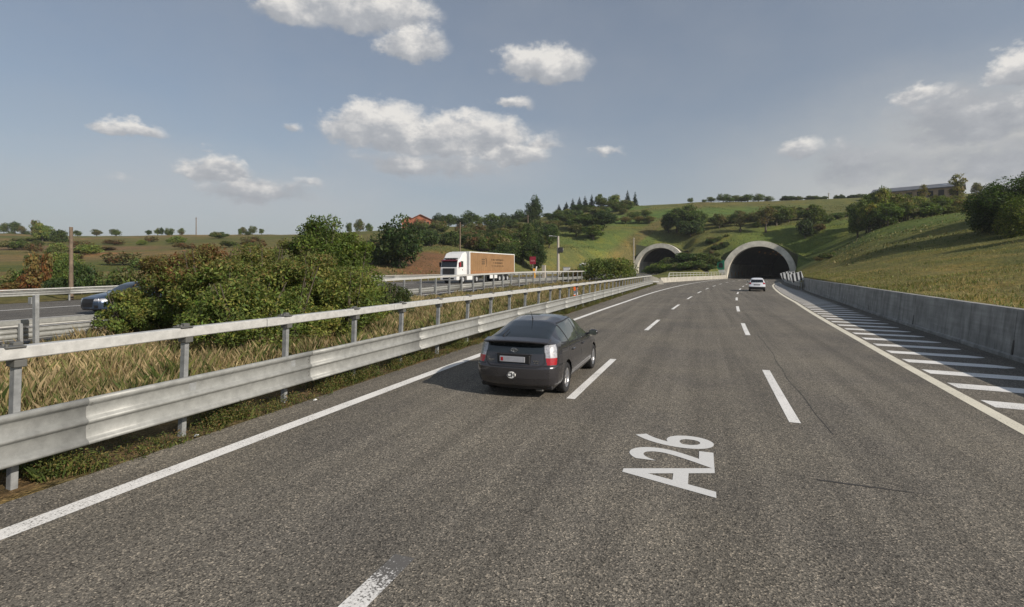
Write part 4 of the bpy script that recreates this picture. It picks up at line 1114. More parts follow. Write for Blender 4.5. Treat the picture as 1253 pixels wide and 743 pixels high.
mb = MB(); mb.prism([(16.15, 2.84), (16.48, 2.70), (16.50, 2.76), (16.18, 2.92)], -1.12, 1.12, 'x'); mb.build('sun_visor', M['visor'], cab)
mb = MB(); mb.box((-.85, 16.48, 1.12), (.85, 16.525, 1.86), 0, .02); gr_ = mb.build('grille', M['black'], cab)
for k in range(5):
    MB().box((-.82, 16.52, 1.17 + .14 * k), (.82, 16.55, 1.21 + .14 * k), 0, .008).build('grille_bar', M['truckframe'], gr_)
MB().box((-1.22, 15.9, .38), (1.22, 16.56, .98), 0, .07).build('bumper', M['truckwhite'], cab)
MB().box((-.8, 16.53, .50), (.8, 16.575, .72), 0, .02).build('bumper_intake', M['black'], cab)
for sg in (1, -1):
    MB().box((sg * .98 - .2, 16.50, .80), (sg * .98 + .2, 16.575, 1.02), 0, .03).build('headlight', M['clearlens'], cab)
    MB().prism([(15.10, 2.02), (15.95, 1.98), (15.95, 2.20), (15.72, 2.74), (15.10, 2.74)], sg * 1.225, sg * 1.252, 'x').build('side_window', M['sideglass'], cab)
    a_ = MB().box((sg * 1.42 - .12, 16.08, 2.0), (sg * 1.42 + .12, 16.24, 2.62), 0, .04); a_.tube([(sg * 1.2, 16.1, 2.5), (sg * 1.42, 16.14, 2.5)], .03, 6); a_.build('mirror', M['red'] if sg < 0 else M['black'], cab)
    MB().box((sg * 1.24 - .02, 15.2, 1.62), (sg * 1.24 + .02, 15.38, 1.72), 0, .01).build('door_handle', M['black'], cab)
    mb = MB()
    for k in range(14):
        a0, a1 = PI * k / 14, PI * (k + 1) / 14
        mb.tube([(sg * 1.15, 15.1 + .6 * math.cos(a0), .5 + .6 * math.sin(a0)), (sg * 1.15, 15.1 + .6 * math.cos(a1), .5 + .6 * math.sin(a1))], .10, 6)
    mb.build('mudguard', M['truckframe'], cab)
mb = MB(); mb.box((-.9, 15.72, 3.02), (.9, 16.1, 3.14), 0, .03)
for q in (-.6, -.2, .2, .6): mb.lathe([(16.05, .02), (16.05, .09), (16.12, .10), (16.12, .001)], 12, 'x', 0, Matrix.Translation((q, 0, 3.05)) @ Matrix.Rotation(PI / 2, 4, 'Z'))
mb.build('roof_lamps', M['truckframe'], cab)

# ------------------------------------------------------------------ street furniture
def place(px, Z): 
    x, y = ray_xy(px, Z); return x, y, ground(x, y)
x, y_, z = place(87, 37.5); z = .15
wp = empty('wooden_pole', (x, y_, z), 0, 'plain weathered wooden pole behind the far guardrail at the left', 'pole')
MB().tube([(0, 0, -.4), (0, 0, ray_z(278, 37.5) - z)], [.15, .11], 10).build('shaft', M['wood'], wp)
x, y_, z = place(683, 104)
up = empty('utility_pole', (x, y_, z), .3, 'concrete utility pole with a lamp arm and a dark meter box', 'pole')
hp = ray_z(289, 104) - z
MB().tube([(0, 0, -.4), (0, 0, hp)], [.32, .22], 10).build('shaft', M['concpole'], up)
MB().tube([(0, 0, hp - .1), (-1.4, 0, hp + .05)], [.07, .05], 6).build('lamp_arm', M['galv_dark'], up)
MB().box((-1.9, -.15, hp - .05), (-1.2, .15, hp + .12), 0, .05).build('lamp_head', M['greybox'], up)
MB().box((.05, -.5, hp * .60), (.95, .1, hp * .60 + 1.1), 0, .1).build('meter_box', M['blackpaint'], up)
MB().lathe([(0, .30), (.06, .32), (.08, .001)], 16, 'x', 0, Matrix.Translation((.95, -.2, hp * .60 + .55))).build('round_lens', M['greybox'], up)
MB().box((.3, -.3, 0), (.9, .3, 1.2), 0, .05).build('base_cabinet', M['concrete_pale'], up)
x, y_, z = place(688.5, 106); x += .8
gc_ = empty('switch_cabinet', (x, y_, z), .3, 'pale grey switch cabinet on the grass right of the utility pole', 'cabinet')
MB().box((-.7, -.5, 0), (.7, .5, 2.1), 0, .05).build('cabinet_body', M['greybox'], gc_); MB().box((.58, -.53, .1), (.70, -.505, 2.0), 0, .005).build('door_edge', M['signwhite'], gc_)
MB().box((-.78, -.58, 2.1), (.78, .58, 2.18), 0, .02).build('cabinet_roof', M['galv_dark'], gc_)
x, y_, z = place(716, 108)
gb = empty('green_container', (x, y_, z), .4, 'dark green container with a white lid beside the bushes', 'container')
MB().prism([(-1.0, .3), (-1.15, 2.6), (1.15, 2.6), (1.0, .3)], -.9, .9, 'y').build('bin_body', M['greenbox'], gb); MB().prism([(-1.2, 2.6), (-.9, 3.0), (.9, 3.0), (1.2, 2.6)], -.95, .95, 'y').build('lid', M['signwhite'], gb)
for q in (-.8, .8): MB().lathe([(-.1, .001), (-.1, .2), (.1, .2), (.1, .001)], 12, 'x', 0, Matrix.Translation((q, -.6, .2))).build('castor', M['tyre'], gb)
x, y_, z = place(704, 107)
gs = empty('storage_box', (x, y_, z), .3, 'low dark blue-green storage box between cabinet and container', 'box')
MB().box((-1.2, -.5, 0), (1.2, .5, 1.5), 0, .06).build('box_body', mat('dark_teal_paint', (.02, .05, .06), .6), gs); MB().box((-1.25, -.55, 1.5), (1.25, .55, 1.62), 0, .03).build('lid', M['greenbox'], gs)
x, y_, z = place(652, 103)
rs = empty('round_sign', (x, y_, z), .15, 'dark red road sign on a thin post above the yellow marker', 'sign')
MB().tube([(0, 0, -.3), (0, 0, 4.3)], .05, 8).build('post', M['galv_dark'], rs)
MB().prism([(-.62, 2.75), (.62, 2.75), (.62, 4.3), (-.62, 4.3)], -.10, -.06, 'y').build('sign_face', M['signred'], rs)
MB().box((-.45, -.115, 3.3), (.45, -.101, 3.55)).build('sign_bar', mat('pink_bar', (.36, .12, .14), .5), rs)
rs.name = 'red_sign'
x, y_, z = place(653.5, 98)
ym = empty('marker_post', (x, y_, z), .2, 'yellow emergency post with a white top behind the barrier', 'post')
MB().box((-.25, -.2, -.2), (.25, .2, 1.9), 0, .06).build('shaft', M['yellow'], ym); MB().prism([(.2, 1.0), (.35, 1.0), (.6, 2.3), (.4, 2.3)], -.15, .15, 'y').build('cap', M['signwhite'], ym)
x, y_, z = place(665.5, 92)
cp = empty('concrete_post', (x, y_, z), 0, 'short square concrete post behind the barrier, right of the red sign', 'post')
MB().box((-.3, -.3, -.2), (.3, .3, 2.4), 0, .04).build('shaft', M['concpole'], cp)
MB().box((-.33, -.33, 2.4), (.33, .33, 2.5), 0, .02).build('cap', M['concrete_pale'], cp)
x, y_, z = place(704.5, 36)
om = empty('delineator', (x, y_, z), .3, 'orange and white striped delineator in the dry grass behind the guardrail', 'delineator')
zt_ = ray_z(351, 36) - z
mb = MB().box((-.15, -.03, -.1), (.15, .03, zt_), 0, .02).build('board', M['signwhite'], om)
for a0, a1 in ((.78, 1.0), (.35, .56), (0.05, .2)): MB().box((-.152, -.036, zt_ * a0), (.152, .036, zt_ * a1 - .0), 0, .004).build('stripe', M['orange'], om)
x, y_ = ray_xy(882, 140); z = ground(x, y_)
ts = empty('tunnel_sign', (x, y_, z), heading(151), 'green tunnel sign with white panel left of the right portal', 'sign')
b0 = ray_z(333.5, 140) - z
for q in (-.6, .6): MB().tube([(q, 0, -.5), (q, 0, b0 + 3)], .06, 6).build('post', M['galv_dark'], ts)
MB().box((-.95, -.12, b0 + .75), (.95, -.06, b0 + 3.4), 0, .03).build('sign_face', M['signgreen'], ts)
mb = MB(); mb.prism([(-.55, b0 + 1.3), (-.55, b0 + 2.1)] + [(.55 * -math.cos(PI * k / 10), b0 + 2.1 + .6 * math.sin(PI * k / 10)) for k in range(11)] + [(.55, b0 + 1.3)], -.135, -.122, 'y'); mb.build('tunnel_symbol', M['ink'], ts)
MB().box((-.95, -.12, b0 - .1), (.95, -.06, b0 + .7), 0, .03).build('name_panel', M['signwhite'], ts)
x, y_, z = place(875.5, 150)
lp = empty('thin_post', (x, y_, z), 0, 'thin pale post on the bank left of the green tunnel sign', 'pole')
MB().tube([(0, 0, -.3), (0, 0, ray_z(318, 150) - z)], .09, 6).build('shaft', M['galv'], lp); MB().lathe([(0, .001), (0, .2), (.15, .16), (.2, .001)], 10, 'z', 0, Matrix.Translation((0, 0, ray_z(318, 150) - z))).build('cap', M['galv'], lp)
for px, Z, py, lab in ((563, 125, 272, 'tall thin wooden line pole behind the lorry'), (646, 215, 263, 'wooden line pole on the hillside beside the tall tree'), (240, 315, 266, 'thin line pole on the far skyline above the sumac bush'), (812, 200, 276, 'left one of two pale poles above the left tunnel'), (825, 205, 275, 'right one of two pale poles above the left tunnel'), (775.5, 165, 291, 'thin pole in the grass left of the left tunnel arch'), (1014, 290, 236, 'small line pole on the ridge above the right tunnel')):
    x, y_, z = place(px, Z); h_ = ray_z(py, Z) - z
    o = empty('line_pole', (x, y_, z), 0, lab, 'pole'); r_ = .11 + Z * .0006
    MB().tube([(0, 0, -.5), (0, 0, h_)], [r_, r_ * .75], 8).build('shaft', M['wood'] if px < 700 else M['concpole'], o)
    MB().box((-.8, -.06, h_ - .7), (.8, .06, h_ - .55)).build('crossarm', M['wood'], o)
# litter by the kerb
for px, py, lab in ((237, 535, 'scrap of white litter on the verge under the second guardrail post'), (383, 491, 'scrap of white litter on the verge near the lit edge line')):
    Z = FPX * H / (py - HORIZON); x, y_ = ray_xy(px, Z)
    mb = MB(); mb.add([(0, 0, 0), (.10, .01, .015), (.12, .06, .03), (.05, .08, .045), (-.03, .05, .02), (.05, .04, .06)], [(0, 1, 5), (1, 2, 5), (2, 3, 5), (3, 4, 5), (4, 0, 5)])
    o = mb.build('litter', M['litter']); o.scale = (.6,) * 3; o.location = (x, y_, .01); tag(o, lab, 'litter')

# ------------------------------------------------------------------ buildings
def wall_box(name, parent, w, d, h, m): return MB().box((-w / 2, -d / 2, -2), (w / 2, d / 2, h)).build(name, m, parent)
x, y_, z = place(517, 255)
hb = empty('brick_house', (x, y_, z), .35, 'red brick house with a low gable roof on the left hilltop', 'house')
w_ = wall_box('wall', hb, 9, 11, 3.4, M['brick'])
MB().prism([(-5.1, 3.2), (0, 5.6), (5.1, 3.2), (5.1, 3.45), (0, 5.85), (-5.1, 3.45)], -6, 6, 'y').build('roof', M['tile'], hb)
MB().prism([(-4.4, 3.38), (4.4, 3.38), (0, 5.55)], -5.4, 5.4, 'y').build('gable', M['brick'], hb)
for q in (-2.4, 1.6):
    f = MB().box((q, -5.62, .9), (q + 1.1, -5.51, 2.3), 0, .02).build('window', M['concrete_pale'], hb); MB().box((q + .1, -5.66, 1.0), (q + 1.0, -5.63, 2.2)).build('pane', M['void'], f)
MB().box((3.0, -5.62, -.5), (4.2, -5.51, 2.0), 0, .02).build('door', M['void'], hb)
x, y_, z = place(502, 262)
hb2 = empty('brick_annex', (x, y_, z), .35, 'smaller brick outbuilding left of the hilltop house', 'house')
wall_box('wall', hb2, 7, 8, 3.6, M['brick']); MB().prism([(-4, 3.5), (0, 5.4), (4, 3.5), (4, 3.72), (0, 5.65), (-4, 3.72)], -4.5, 4.5, 'y').build('roof', M['tile'], hb2)
MB().prism([(-3.45, 3.6), (3.45, 3.6), (0, 5.35)], -3.95, 3.95, 'y').build('gable', M['brick'], hb2)
f = MB().box((-.6, -4.1, .8), (.6, -4.01, 2.1), 0, .02).build('window', M['concrete_pale'], hb2); MB().box((-.5, -4.14, .9), (.5, -4.11, 2.0)).build('pane', M['void'], f)
x, y_, z = place(1122, 215); zb = ray_z(246, 215)
ba = empty('farm_barn', (x, y_, zb), -.42, 'long low farm barn with a grey roof on the right hilltop', 'barn')
wall_box('wall', ba, 29, 12, 3.9, M['barnwall'])
MB().prism([(-6.6, 3.8), (0, 6.0), (6.6, 3.8), (6.6, 4.15), (0, 6.35), (-6.6, 4.15)], -15.2, 15.2, 'x').build('roof', M['barnroof'], ba)
MB().prism([(-5.9, 3.9), (5.9, 3.9), (0, 5.85)], -14.4, 14.4, 'x').build('gable', M['barnwall'], ba)
for k in range(8): MB().box((-13 + 3.4 * k, -6.1, .8), (-11.2 + 3.4 * k, -5.97, 3.1), 0, .02).build('opening', M['void'], ba)
for k in range(3): MB().box((14.45, -4.5 + 3.2 * k, -.5), (14.58, -2.2 + 3.2 * k, 3.0), 0, .02).build('opening', M['void'], ba)
x, y_, z = place(1154, 208); zb = ray_z(246, 208)
si = empty('silo', (x, y_, zb), 0, 'round grey steel silo with a domed top at the barn end', 'silo')
MB().lathe([(-2, 2.6), (5.6, 2.6)], 24, 'z').build('silo_wall', M['silo'], si); MB().lathe([(5.6, 2.75), (6.3, 2.0), (6.8, 1.0), (7.0, .001)], 24, 'z').build('dome', M['silo'], si)

# ------------------------------------------------------------------ vegetation
def leaf_cloud(rng, clumps, n, size, aspect=.5, out=.55, up=.25):
    """clumps: (x,y,z,rx,rz). returns verts, faces, clump index, height param, random"""
    c = np.array(clumps); wgt = (c[:, 3] ** 2); ci = rng.choice(len(c), n, p=wgt / wgt.sum())
    d = rng.normal(size=(n, 3)); d /= np.linalg.norm(d, axis=1)[:, None]
    r = .45 + .6 * rng.random(n) ** .6
    pos = c[ci, :3] + d * r[:, None] * np.stack([c[ci, 3], c[ci, 3], c[ci, 4]], 1)
    nrm = d * out + rng.normal(size=(n, 3)) * .55 + np.array([0, 0, up]); nrm /= np.linalg.norm(nrm, axis=1)[:, None]
    a = np.cross(nrm, rng.normal(size=(n, 3))); a /= np.linalg.norm(a, axis=1)[:, None]; b = np.cross(nrm, a)
    sz = size * (.55 + .8 * rng.random(n))[:, None]
    droop = nrm * sz * .18
    V = np.stack([pos - a * sz * .5, pos + b * sz * aspect * .5 - droop, pos + a * sz * .55 - droop * 1.5, pos - b * sz * aspect * .5 - droop], 1).reshape(-1, 3)
    return V, np.arange(4 * n).reshape(n, 4), ci, pos

def palette(rng, ci, nclump, cols, weights=None, jit=.22, pos=None):
    cols = np.array(cols); k = rng.choice(len(cols), nclump, p=weights)
    c = cols[k][ci]; n = len(ci)
    sw = rng.random(n) < .35; k2 = rng.choice(len(cols), n, p=weights); c = np.where(sw[:, None], cols[k2], c)
    return np.clip(c * (1 + jit * rng.normal(size=(n, 1))) * (1 + .08 * rng.normal(size=(n, 3))), .004, 1)

GREEN = [(0.072, 0.106, 0.026), (0.09, 0.126, 0.031), (0.054, 0.084, 0.024), (0.114, 0.144, 0.036)]
DARKG = [(0.041, 0.066, 0.022), (0.054, 0.082, 0.024), (0.034, 0.055, 0.02), (0.072, 0.096, 0.026)]
LIME = [(0.12, 0.162, 0.036), (0.156, 0.18, 0.042), (0.096, 0.138, 0.034), (0.18, 0.18, 0.048)]
OLIVE = [(0.12, 0.12, 0.048), (0.144, 0.132, 0.054), (0.102, 0.114, 0.042), (0.168, 0.138, 0.06)]
RUST = [(.13, .065, .03), (.15, .095, .035), (.10, .06, .03), (.09, .09, .03)]
YEL = [(.17, .15, .04), (.13, .13, .035), (.20, .16, .045), (.11, .12, .03)]
CONI = [(.018, .034, .016), (.024, .042, .018), (.014, .026, .013)]

def trunk_mb(rng, h, r, crown_w, lean=.05, limbs=6, base=.25):
    mb = MB(); pts = []; n = 6
    for i in range(n + 1):
        t = i / n; pts.append((lean * h * math.sin(t * 2.1) * rng.normal() * .3 + 0, lean * h * t * rng.normal() * .2, h * .78 * t - .4 * (i == 0)))
    mb.tube(pts, [r * (1.25 - 1.1 * i / n) if i else r * 1.5 for i in range(n + 1)], 7)
    for k in range(limbs):
        t = base + (.8 - base) * (k + .5) / limbs; j = min(n - 1, int(t * n)); p = Vector(pts[j]).lerp(Vector(pts[j + 1]), t * n - j)
        a = rng.random() * 2 * PI; L = crown_w * (.5 + .35 * rng.random()) * (1.05 - .5 * t)
        q = p + Vector((math.cos(a) * L * .5, math.sin(a) * L * .5, L * .35)); e = p + Vector((math.cos(a) * L, math.sin(a) * L, L * .62 + .1 * h))
        mb.tube([p, q, e], [r * .5 * (1 - t * .5), r * .28, r * .08], 5)
    return mb

PROTO = {}
def proto(kind, seed, h, w, base, nclump, nleaf, size, cols, shape='round', asp=.55, trunk=True):
    rng = np.random.default_rng(seed); cl = []
    for i in range(nclump):
        if shape == 'cone':
            t = (i + .5) / nclump; z = base + (h - base) * t; rr = w * (1 - t) ** .85 + .1; k = rng.integers(1, 3)
            for _ in range(3):
                a = rng.random() * 2 * PI; q = rr * .55
                cl.append((q * math.cos(a), q * math.sin(a), z - q * .15, max(.22, rr * .55), h * .05 + .1))
            continue
        d = rng.normal(size=3); d /= np.linalg.norm(d); q = rng.random() ** .4 * .85
        zc = (h + base) / 2; hz = (h - base) / 2
        x_, y_, z_ = d[0] * q * w, d[1] * q * w, d[2] * q * hz
        tp = 1 - .28 * max(0, z_ / hz) if shape == 'round' else (1 - .45 * (z_ / hz + 1) / 2 if shape == 'tall' else 1)
        if shape == 'bush' and z_ < -.2 * hz: z_ *= .8
        rr = w * rng.uniform(.22, .42)
        cl.append((x_ * tp, y_ * tp, zc + z_ * .88, rr, min(rr * .85, hz * .5)))
    V, Fq, ci, pos = leaf_cloud(rng, cl, nleaf, size, asp)
    if shape == 'bush': V[:, 2] = np.maximum(V[:, 2], -.1)
    col = palette(rng, ci, len(cl), cols)
    me = np_mesh('crown', V, Fq, M['leaf'], col, False)
    tm_ = None
    if trunk:
        mb = trunk_mb(rng, h, .022 * h + .03, w, limbs=7 if shape != 'cone' else 3, base=max(.12, base / h))
        tm_ = mb.mesh('trunk', M['bark'])
    PROTO[kind] = (me, tm_, h, w, base)

proto('oak', 1, 10, 4.2, .5, 46, 5200, .52, DARKG)
proto('ash', 2, 10, 3.8, .7, 40, 4600, .50, GREEN)
proto('lime', 3, 8, 3.4, .3, 40, 4600, .46, LIME + GREEN[:2])
proto('olive', 4, 7, 3.2, .3, 34, 3200, .45, OLIVE + GREEN[:2])
proto('conifer', 5, 13, 2.6, .8, 22, 4200, .55, CONI, 'cone', .35)
proto('poplar', 6, 12, 2.3, 3.0, 30, 1500, .42, OLIVE + YEL[:2], 'tall')
proto('sparse', 9, 8, 3.0, 2.4, 22, 1100, .40, OLIVE + RUST[:1])
proto('shrub', 7, 3, 2.1, 0, 34, 2600, .34, GREEN + OLIVE[:2], 'bush')
proto('shrub_dark', 8, 3, 2.2, 0, 34, 2600, .34, DARKG + GREEN[:1], 'bush')
proto('shrub_rust', 10, 3, 1.9, 0, 28, 1800, .32, RUST + OLIVE[:2], 'bush')
proto('shrub_lime', 12, 3, 2.2, 0, 34, 3000, .32, LIME, 'bush')

proto('bushy', 21, 7, 3.6, 0, 40, 3400, .42, GREEN + OLIVE[:2], 'bush')
proto('bushy_dark', 22, 7, 3.4, 0, 40, 3400, .42, DARKG + GREEN[:2], 'bush')
proto('bushy_tall', 23, 9, 3.0, 0, 40, 3400, .42, GREEN + LIME[:1], 'tall')
proto('oak_fine', 31, 10, 4.2, .5, 60, 17000, .27, DARKG + GREEN[:2])
proto('lime_fine', 32, 8, 3.8, .2, 50, 13000, .25, LIME + GREEN)
proto('bush_fine', 33, 3, 2.2, 0, 44, 9000, .20, DARKG + GREEN, 'bush')
NAME = dict(oak_fine='broadleaf_tree', lime_fine='broadleaf_tree', bush_fine='shrub', bushy='broadleaf_tree', bushy_dark='broadleaf_tree', bushy_tall='broadleaf_tree', oak='broadleaf_tree', ash='broadleaf_tree', lime='broadleaf_tree', olive='small_tree', conifer='conifer_tree', poplar='slender_tree', sparse='sparse_tree', shrub='shrub', shrub_dark='shrub', shrub_rust='shrub', shrub_lime='shrub')
VR = random.Random(21)
def plant(kind, x, y, z, h, w, label, group=None, tint=None):
    me, tm_, ph, pw, base = PROTO[kind]
    o = empty(NAME[kind], (x, y, z - .08), VR.random() * 6.28, label, 'shrub' if 'shrub' in kind or kind == 'bush_fine' else 'tree', group)
    sx, sz = w / pw, h / ph
    c = link('crown', me, o); c.scale = (sx * VR.uniform(.93, 1.07), sx * VR.uniform(.93, 1.07), sz)
    t = tint or (VR.uniform(.85, 1.15),) * 3
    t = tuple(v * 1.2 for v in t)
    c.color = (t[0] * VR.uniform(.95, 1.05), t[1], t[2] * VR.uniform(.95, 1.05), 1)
    if tm_: k = link('trunk', tm_, o); k.scale = (sx * .9, sx * .9, sz)
    return o
def tree_px(kind, px, Z, ptop, hwpx, label, group=None, tint=None, pbase=None):
    x, y = ray_xy(px, Z); z = ground(x, y)
    if pbase is not None: z = max(z - 3, min(z, ray_z(pbase, Z)))
    h = ray_z(ptop, Z) - z; w = hwpx / FPX * Z
    return plant(kind, x, y, z, max(h, .8, w * (.8 if 'shrub' in kind else 1.05)), w, label, group, tint)

# detailed near shrubs in the median (each with its own leaves)
def near_shrub(px, Z, ptop, hw, seed, n, size, cols, label, topcols=None, topat=.62, trunkless=False, depth=1.0, name='sumac_shrub'):
    rng = np.random.default_rng(seed); x, y = ray_xy(px, Z); z = ground(x, y); h = ray_z(ptop, Z) - z; w = hw / FPX * Z
    o = empty(name, (x, y, z), 0, label, 'shrub'); cl = []
    for i in range(70):
        a = rng.random() * 2 * PI; q = math.sqrt(rng.random()); t = rng.random() ** .8
        env = math.sqrt(max(.08, 1 - (max(0, t - .35) / .72) ** 2)); rr = rng.uniform(.17, .30) * w
        cl.append((q * math.cos(a) * w * env * .85, q * math.sin(a) * w * env * .85 * depth, rr * .7 + (h - rr * 1.5) * t * (1 - .12 * q * q), rr, rr * .7))
    V, Fq, ci, pos = leaf_cloud(rng, cl, n, size, .42, .5, .35)
    # shoots that break the outline
    col = palette(rng, ci, len(cl), cols, jit=.25)
    if topcols is not None:
        tc_ = palette(rng, ci, len(cl), topcols, jit=.25)
        f = (pos[:, 2] / h + .12 * rng.normal(size=n)) > topat
        col = np.where(f[:, None], tc_, col)
    V[:, 2] = np.maximum(V[:, 2], .0)
    link('foliage', np_mesh('foliage', V, Fq, M['leaf'], col), o)
    mb = MB()
    for k in range(7):
        a = rng.random() * 2 * PI; q = w * rng.uniform(.2, .7)
        mb.tube([(.15 * math.cos(a), .15 * math.sin(a), -.1), (q * .6 * math.cos(a), q * .6 * math.sin(a), h * .45), (q * math.cos(a), q * math.sin(a), h * .88)], [.05, .03, .01], 5)
    mb.build('stem', M['bark'], o)
    return o
SG = [(0.116, 0.162, 0.037), (0.145, 0.193, 0.042), (0.177, 0.208, 0.05), (0.1, 0.138, 0.037), (0.229, 0.229, 0.058)]
ST_ = [(0.167, 0.162, 0.049), (0.14, 0.162, 0.045), (0.184, 0.151, 0.052), (0.119, 0.146, 0.037), (0.13, 0.14, 0.039)]
SR = [(0.176, 0.094, 0.044), (0.143, 0.11, 0.039), (0.165, 0.132, 0.044), (0.121, 0.127, 0.037)]
near_shrub(156, 17.5, 349, 38, 101, 9000, .11, SG, 'low green end of the median shrubbery in front of the blue car', ST_, .8)
near_shrub(203, 18.5, 301, 48, 102, 12000, .11, SG, 'median sumac shrub with rusty red top leaves, left part', SR, .62)
near_shrub(255, 17.2, 293, 62, 103, 14000, .11, SG, 'median sumac shrub with reddish brown crest above the guardrail', SR, .68)
near_shrub(322, 18, 290, 66, 104, 15000, .11, SG, 'tall ochre topped sumac shrub in the middle of the median', ST_, .62)
near_shrub(300, 15.0, 335, 70, 105, 11000, .11, SG, 'low dense green shrub in front of the sumac, close to the guardrail', ST_, .9)
near_shrub(385, 19, 300, 58, 106, 13000, .11, SG, 'green shrub below the tall pointed bush in the median', ST_, .75)
near_shrub(432, 21, 320, 48, 107, 11000, .11, SG, 'dark green shrub where the median bushes slope down')
near_shrub(475, 25, 343, 34, 108, 7000, .11, [(.05, .075, .025), (.06, .085, .03), (.08, .10, .03)], 'small grey-green shrub at the right end of the median bushes')
near_shrub(398, 24.5, 256, 58, 109, 20000, .14, [(.12, .165, .032), (.09, .13, .028), (.14, .18, .036), (.075, .11, .025)], 'tall bright green bush rising behind the median sumac', depth=.8, name='tall_bush')
near_shrub(352, 25.5, 288, 30, 110, 7000, .12, SG, 'rounded bush at the left foot of the tall bright green bush', ST_, .7, name='tall_bush')
near_shrub(275, 16.2, 312, 62, 113, 12000, .11, SG, 'rounded olive shrub at the front of the median shrubbery, left of its middle', ST_, .8)
near_shrub(352, 16.8, 312, 60, 114, 12000, .11, SG, 'rounded olive shrub at the front of the median shrubbery, below the tall bush', ST_, .8)
near_shrub(425, 19.5, 322, 50, 115, 10000, .11, SG, 'olive shrub at the right front of the median shrubbery', ST_, .85)
near_shrub(238, 19.5, 300, 50, 116, 11000, .11, SG, 'sumac shrub at the back of the median shrubbery, left of its crest', SR, .72)
near_shrub(432, 25, 276, 40, 117, 11000, .13, [(.12, .165, .032), (.09, .13, .028), (.14, .18, .036), (.075, .11, .025)], 'right shoulder of the tall bright green bush', name='tall_bush')
near_shrub(742, 78, 311, 42, 111, 9000, .34, LIME + GREEN[:2], 'lone bright green bush in the median before the left tunnel', name='median_bush')
near_shrub(703, 76, 328, 20, 112, 3500, .30, OLIVE + RUST[:1], 'small brownish bush left of the lone bright green bush', name='median_bush')

# trees: salient ones with their own words
tree_px('oak', 489, 92, 262, 30, 'dark tall tree on the bare earth bank left of the lorry', tint=(.9, .95, .9), pbase=338)
tree_px('oak', 462, 96, 285, 17, 'smaller dark tree leaning into the tall one left of the lorry', pbase=338)
tree_px('oak', 653, 235, 238, 12, 'tallest single tree on the left hilltop skyline', tint=(.8, .85, .8), pbase=277)
tree_px('olive', 45, 215, 268, 9, 'round tree on the far left skyline ridge')
tree_px('shrub_dark', 72, 190, 280, 9, 'dark tree clump beside the pale track on the left')
tree_px('lime', 52, 205, 270, 10, 'pale green tree left of the wooden pole on the skyline')
for i, (px, pt, hw) in enumerate(((18, 269, 8), (5, 272, 9), (26, 276, 6), (95, 281, 7), (118, 281, 8), (141, 280, 9), (182, 281, 5), (193, 280, 6), (207, 279, 7), (222, 279, 6), (297, 278, 6), (309, 276, 7), (320, 279, 5), (427, 270, 6), (440, 268, 8), (452, 271, 7))):
    tree_px(VR.choice(['olive', 'bushy', 'bushy_dark', 'bushy_tall']), px, 295 if px < 240 else 285, pt - 1, hw * .8, 'small distant tree on the left skyline', 'distant trees on the left skyline', pbase=287)
for px, pt, hw in ((537, 260, 8), (549, 259, 9), (572, 257, 10), (585, 259, 8), (600, 257, 11), (618, 260, 8), (634, 256, 10), (560, 264, 7), (528, 266, 6)):
    tree_px(VR.choice(['oak', 'bushy', 'bushy_dark', 'bushy_tall']), px, 258 + VR.uniform(-6, 8), pt, hw * 1.2, 'broadleaf tree in the row along the left hilltop', 'row of trees along the left hilltop', pbase=279)
for px, pt, hw in ((684, 250, 4), (693, 247, 4.5), (701, 243, 5), (709, 241, 5), (716, 240, 5.5), (724, 238, 5.5), (768, 233, 6.5), (777, 235, 5.5)):
    tree_px('conifer', px, 278 + VR.uniform(-4, 6), pt, hw, 'dark conifer in the row on the hilltop', 'dark conifers on the hilltop', (.8, .85, .85), pbase=258)
tree_px('ash', 734, 274, 236, 8, 'dark broadleaf between the conifers on the hilltop', pbase=257)
tree_px('lime', 752, 274, 235, 9, 'olive-green broadleaf tree right of the hilltop conifers', pbase=257)
tree_px('lime', 694, 262, 254, 4, 'yellowish small tree in front of the hilltop conifers', tint=(1.5, 1.2, .8))
tree_px('shrub', 765, 265, 250, 12, 'low dark hedge below the rightmost hilltop conifers')
# hillside
for kind, px, Z, pt, hw, pb_ in (('ash', 715, 200, 262, 20, 288), ('oak', 737, 198, 256, 18, 286), ('lime', 726, 185, 272, 16, 291), ('olive', 705, 190, 272, 12, 290), ('oak', 700, 205, 265, 12, 286)):
    tree_px(kind, px, Z, pt, hw, 'tree in the thicket halfway up the left hill', 'thicket halfway up the left hill', (.8, .85, .8))
for px, Z, pt, hw in ((660, 165, 276, 16), (645, 150, 268, 13), (672, 160, 272, 14), (628, 150, 285, 16), (606, 145, 278, 18), (590, 135, 288, 18), (640, 130, 296, 15), (655, 128, 290, 15), (610, 125, 302, 15), (575, 140, 285, 15), (620, 128, 293, 14)):
    tree_px(VR.choice(['oak', 'bushy', 'bushy_dark', 'bushy_tall']), px, Z, pt, hw, 'dense tree on the slope behind the lorry', 'trees on the slope behind the lorry', (.82, .88, .8))
for i in range(120):
    px = VR.uniform(515, 790); Z = VR.uniform(122, 252); x, y = ray_xy(px, Z); z = ground(x, y)
    py = HORIZON - (z - H) / Z * FPX
    if (735 < px < 800 and 268 < py < 320) or (px > 680 and py > 292) or py > 322 or (px < 560 and py > 302): continue
    plant(VR.choice(['shrub', 'shrub_dark', 'shrub_rust', 'shrub', 'olive']), x, y, z, VR.uniform(2.2, 5.2), VR.uniform(2.2, 4.6), 'shrub scattered on the left hillside', 'shrubs scattered on the left hillside')
for i in range(13):
    px = 788 + i * 2; 
for px, Z, pt, hw in ((765, 215, 268, 9), (782, 213, 267, 9), (750, 218, 268, 8), (795, 210, 268, 9)):
    tree_px('olive', px, Z, pt, hw, 'brownish hedge shrub below the green hilltop field', 'hedge below the green hilltop field', (1.1, .95, .9))
